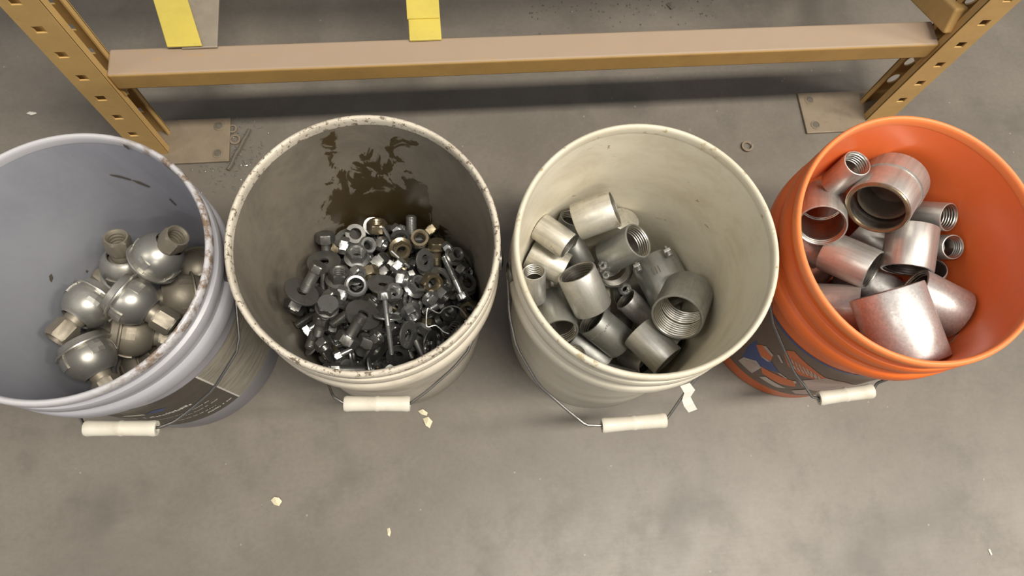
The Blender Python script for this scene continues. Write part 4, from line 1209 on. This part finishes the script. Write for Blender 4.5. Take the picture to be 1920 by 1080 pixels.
lay('flange_nut', 'brass_tint', 752, 467, 0.1, 0.2, 65, 1.15)
lay('hex_nut', 'brass_tint', 808, 428, 0.5, 0.6, 5, 1.0, 'brown hex nut on edge highest on the wall beside the upright stud, stained bucket')
lay('hex_nut', 'brass_tint', 787, 447, 0.0, -0.15, 72, 1.15, 'brassy hex nut lying flat beside the tall upright stud in the stained bucket')
bolt(819, 474, 0.0, -1, 28, 28, 14, 17, 36, 'brass_tint', 'brown flanged bolt standing head up beside the long bright bolt, stained bucket', 0.5, 34)
lay('flat_washer', 'zinc', 797, 487, 0.75, 0.1, 48, 1.1)
lay('hex_nut', 'zinc', 840, 464, 0.6, -0.5, 10, 0.8)
lay('flange_nut', 'zinc_dark', 854, 477, 0.5, -0.3, 55, 1.0)
lay('hex_nut', 'zinc_dark', 866, 506, 0.6, 0.5, 20, 0.95)
lay('lock_washer', 'zinc_dark', 876, 530, 0.5, -0.3, 55, 1.2)
lay('lock_washer', 'zinc', 826, 521, -0.5, 0.6, 40, 1.5)
lay('lock_washer', 'zinc', 850, 545, 0.9, 0.3, 40, 1.1)
stud(751, 486, 0.73, 0.68, 6, 7, 44, 'zinc', 'thin plain pin lying across small nuts in the stained bucket', 'steel_pin', 0.12)
lay('hex_nut', 'zinc', 746, 497, 0.7, 0.6, 5, 0.9)
lay('hex_nut', 'zinc_dark', 709, 491, 0.6, 0.7, 10, 1.25)
lay('hex_nut', 'zinc_dark', 719, 507, 0.6, 0.7, 10, 1.0)
lay('hex_nut', 'brass_tint', 692, 510, 0.3, 0.8, 20, 1.1)
lay('hex_nut', 'zinc', 669, 513, 0.4, 0.4, 40, 1.0)
lay('flange_nut', 'zinc_dark', 636, 517, 0, -0.7, 40, 1.35, 'large flanged hex nut with bright thread beside the ring-like collar, stained bucket')
stud(606, 528, 0.02, -1, 25, 11, 40, 'zinc_dark', 'short dark threaded stud between two big washers in the stained bucket')
lay('fender_washer', 'zinc', 717, 531, 0.1, -0.75, 35, 1.0, 'wide pale washer with a brown lit hole in the middle of the stained bucket')
lay('hex_nut', 'zinc', 754, 522, 0.7, 0.1, 20, 1.0)
lay('flange_nut', 'zinc', 781, 532, 0.4, -0.3, 52, 1.25)
lay('hex_nut', 'brass_tint', 810, 530, 0.2, 0.1, 60, 1.25)
lay('hex_nut', 'zinc_dark', 831, 552, 0.5, 0.4, 25, 1.05)
lay('hex_nut', 'zinc', 807, 559, -0.5, -0.5, 25, 0.95)
lay('hex_nut', 'zinc', 737, 548, 0.4, -0.3, 55, 1.05)
lay('lock_washer', 'zinc', 764, 560, 0.9, 0.1, 20, 1.0)
lay('flange_nut', 'zinc', 772, 585, 0.3, 0.5, 40, 1.1)
lay('collar', 'zinc', 666, 538, 0.05, -0.12, 74, 1.3, 'bright ring-like collar lying mouth up in the stained bucket')
lay('flat_washer', 'zinc_dark', 596, 560, -0.8, 0.2, 40, 1.2)
lay('fender_washer', 'zinc_dark', 637, 583, 0.1, -0.5, 45, 0.95)
lay('hex_nut', 'zinc', 640, 552, 0.8, 0.2, 10, 0.95)
lay('hex_nut', 'zinc_dark', 620, 558, 0.4, 0.4, 40, 1.0)
bolt(611, 580, 0.1, -0.4, 58, 34, 15, 20, 30, 'zinc_dark', 'broad dark hex bolt head facing up beside the black threaded stud, stained bucket', 0.5, 40)
stud(634, 600, -0.75, 0.6, 15, 16, 34, 'zinc_dark', 'dark stud lying between two bolt heads in the stained bucket')
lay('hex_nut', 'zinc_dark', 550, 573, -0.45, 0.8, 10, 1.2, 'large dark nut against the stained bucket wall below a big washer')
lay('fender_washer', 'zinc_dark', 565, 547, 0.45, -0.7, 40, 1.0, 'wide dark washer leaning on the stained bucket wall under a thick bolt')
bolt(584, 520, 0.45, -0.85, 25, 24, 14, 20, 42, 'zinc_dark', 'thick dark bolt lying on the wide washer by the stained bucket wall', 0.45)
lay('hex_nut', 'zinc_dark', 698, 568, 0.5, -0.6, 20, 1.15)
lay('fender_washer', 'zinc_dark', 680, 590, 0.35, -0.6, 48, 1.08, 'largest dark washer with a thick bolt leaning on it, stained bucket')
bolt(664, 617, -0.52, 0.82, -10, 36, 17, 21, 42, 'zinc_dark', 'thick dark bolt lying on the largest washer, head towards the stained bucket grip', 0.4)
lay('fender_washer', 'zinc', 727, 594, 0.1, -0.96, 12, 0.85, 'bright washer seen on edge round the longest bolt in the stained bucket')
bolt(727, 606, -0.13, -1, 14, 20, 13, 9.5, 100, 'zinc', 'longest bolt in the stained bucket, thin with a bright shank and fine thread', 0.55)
bolt(851, 518, 0.42, 0.9, 8, 18, 13, 12, 74, 'zinc', 'long bright bolt lying head down along the stained bucket wall', 0.66)
# spring wire hose clamp and a coil spring
def wire_thing(name, pix, rad, mat, label, cat, z):
    pts = [at_z(x, y, z + dz) for x, y, dz in pix]; c0 = np.mean(pts, 0)
    o = link(name, MB().tube([q - c0 for q in pts], rad, 7).mesh(name, MT[mat]), None, Matrix.Translation(c0))
    return tag(o, label, cat)
def smooth(pts, n=5):
    P_ = [np.array(q, float) for q in pts]; out = []
    for j in range(len(P_) - 1):
        a, b, c_, d = P_[max(j - 1, 0)], P_[j], P_[j + 1], P_[min(j + 2, len(P_) - 1)]
        for t in np.linspace(0, 1, n, endpoint=False):
            out.append(0.5 * (2 * b + (c_ - a) * t + (2 * a - 5 * b + 4 * c_ - d) * t * t + (3 * b - a - 3 * c_ + d) * t ** 3))
    return [tuple(q) for q in out] + [tuple(P_[-1])]
W_ = [(842, 626, 0), (832, 622, 0), (824, 615, 0), (816, 610, 0), (803, 613, 0), (799, 607, 0.001), (801, 581, 0.003), (806, 579, 0.003), (823, 587, 0.003), (832, 579, 0.004), (845, 574, 0.005), (858, 576, 0.006), (868, 584, 0.006), (875, 594, 0.006)]
zc = 0.150
wire_thing('spring_clamp', smooth(W_, 4), 0.0011, 'zinc', 'open loop of bright bent wire, a spring clamp by the stained bucket wall', 'clamp', zc)
co_ = []
for j in range(90):
    a = j * 0.42; q = j / 90
    co_.append((858 - 22 * q + 9 * math.cos(a), 606 + 24 * q + 6 * math.sin(a), 0.008 * math.sin(a + 1)))
wire_thing('coil_spring', co_, 0.0009, 'zinc_dark', 'small dark coil spring beside the bent wire clamp in the stained bucket', 'spring', zc - 0.012)

# ------------------------------------------------------------------ litter on the concrete
def flat_scrap(name, pix, t, mat, label, cat, bend=0.003):
    pts = [at_z(x, y, 0) for x, y in pix]; c0 = np.mean(pts, 0); n = len(pts)
    rs_ = random.Random(int(pix[0][0]))
    up = [rs_.uniform(0.0002, bend) for _ in pts]; up[0] = 0.0001; up[n // 2] = 0.0001
    v = [(q[0] - c0[0], q[1] - c0[1], u_) for q, u_ in zip(pts, up)] + [(0, 0, bend * 0.7)]
    v += [(a, b, c_ + t) for a, b, c_ in v]
    m_ = n + 1; f = []
    for j in range(n):
        l = (j + 1) % n
        f += [[j, l, n], [m_ + l, m_ + j, m_ + n], [j, l, m_ + l, m_ + j]]
    return tag(link(name, MB().add(v, f).mesh(name, MT[mat], False), None, Matrix.Translation((c0[0], c0[1], 0))), label, cat)
flat_scrap('paper_scrap', [(508, 938), (515, 932), (524, 933), (529, 940), (524, 949), (514, 946)], 0.0006, 'chip', 'yellowish crumpled paper scrap lying alone on the floor', 'scrap', 0.005)
flat_scrap('paper_scrap', [(726, 991), (731, 989), (733, 998), (731, 1006), (727, 1003)], 0.0006, 'chip', 'narrow tan sliver lying on the floor near the yellowish scrap', 'scrap')
flat_scrap('leaf_scrap', [(784, 771), (793, 768), (802, 774), (800, 780), (790, 777)], 0.0006, 'chip', 'curled tan flake on the floor beside the stained bucket grip', 'scrap', 0.005)
flat_scrap('leaf_scrap', [(793, 785), (803, 782), (811, 790), (806, 803), (798, 798)], 0.0006, 'chip', 'crumbled brown flake on the floor just off the stained bucket grip', 'scrap', 0.006)
flat_scrap('white_chip', [(50, 213), (57, 210), (68, 211), (70, 214), (60, 217)], 0.0008, 'tape', 'white chip on the floor outside the rack post by the grey bucket', 'scrap')
flat_scrap('white_chip', [(1852, 1030), (1855, 1029), (1860, 1040), (1857, 1041)], 0.0008, 'tape', 'thin white sliver on open floor in front of the orange bucket', 'scrap', 0.001)
flat_scrap('dark_flake', [(1248, 8), (1258, 6), (1266, 13), (1258, 19)], 0.0008, 'dark_scrap', 'largest dark flake on the floor behind the rack beam', 'scrap', 0.004)
for px, py, s_, lab_ in ((1400, 276, 1.0, 'tan split ring lying alone on the floor between the cream and orange buckets'), (438, 263, 0.95, 'dull washer on the floor half under the foot plate by the grey bucket'), (433, 243, 0.8, 'small dull washer against the edge of the foot plate by the stained bucket')):
    p = at_z(px, py, 0); D = 22 * mpp(px, py, 0) * s_
    o = link('lock_washer' if s_ == 1.0 else 'flat_washer', washer_mesh(D, D * 0.66, 0.003, MT['plate'], s_ == 1.0), None, Matrix.Translation((p[0], p[1], 0.0031 if s_ == 1 else 0.0018)) @ Matrix.Rotation(0.4, 4, 'Z'))
    if s_ != 1: o.location.x += 0.003
    tag(o, lab_, 'washer')
a_, b_ = at_z(468, 243, 0.0034), at_z(428, 318, 0.0034)
c0 = (a_ + b_) / 2; pts = [a_ + (b_ - a_) * t for t in np.linspace(0, 1, 9)]
pts = [q - c0 + np.array([0.0007 * math.sin(j * 2.1), 0.0007 * math.cos(j * 1.3), 0]) for j, q in enumerate(pts)]
tag(link('wood_splinter', MB().tube(pts, 0.0032, 7).mesh('wood_splinter', MT['dark_scrap']), None, Matrix.Translation(c0)), 'dark splinter of a stick lying among shavings beside the foot plate', 'stick')
rg = random.Random(9); mb = MB()
for j in range(240):                               # turnings and curls, nobody could count them
    px, py = rg.gauss(430, 40), rg.gauss(285, 42)
    if not (352 < px < 505 and 222 < py < 375): continue
    p = at_z(px, py, 0.0006)
    if p[0] < -0.362 and p[1] > 0.585: continue
    if min(math.hypot(p[0] - q['c'][0], p[1] - q['c'][1]) for q in PAIL) < 0.140: continue
    L = rg.uniform(0.002, 0.008); a = rg.uniform(0, 6.28); cv = rg.uniform(-1.5, 1.5)
    pts = []; q = np.array(p)
    for s_ in range(5):
        pts.append(q.copy()); q += np.array([math.cos(a), math.sin(a), 0]) * L / 4; a += cv / 2
        q[2] = 0.0006 + 0.0008 * s_ * rg.random()
    mb.tube(pts, rg.choice([0.0003, 0.0004, 0.0006]), 4)
sh = link('metal_shavings', mb.mesh('metal_shavings', MT['zinc'])); sh['kind'] = 'stuff'
tag(sh, 'scatter of fine metal shavings on the floor beside the foot plate', 'shavings')
mb = MB()
for j in range(90):                                # dark crumbs behind the beam
    px, py = rg.uniform(990, 1340), abs(rg.gauss(18, 14))
    p = at_z(px, py, 0); s_ = rg.uniform(0.0008, 0.003)
    a = rg.uniform(0, 6.28)
    v = [(p[0] + s_ * rg.uniform(.6, 1.3) * math.cos(a + q * 2.1), p[1] + s_ * rg.uniform(.6, 1.3) * math.sin(a + q * 2.1), 0.0002) for q in range(3)] + [(p[0], p[1], s_ * 0.7)]
    mb.add(v, [[0, 1, 2], [0, 1, 3], [1, 2, 3], [2, 0, 3]])
cr = link('dark_crumbs', mb.mesh('dark_crumbs', MT['dark_scrap'], False)); cr['kind'] = 'stuff'
tag(cr, 'sprinkle of dark crumbs on the floor behind the rack beam', 'crumbs')
bpy.context.view_layer.update()
print('objects', len(bpy.data.objects))
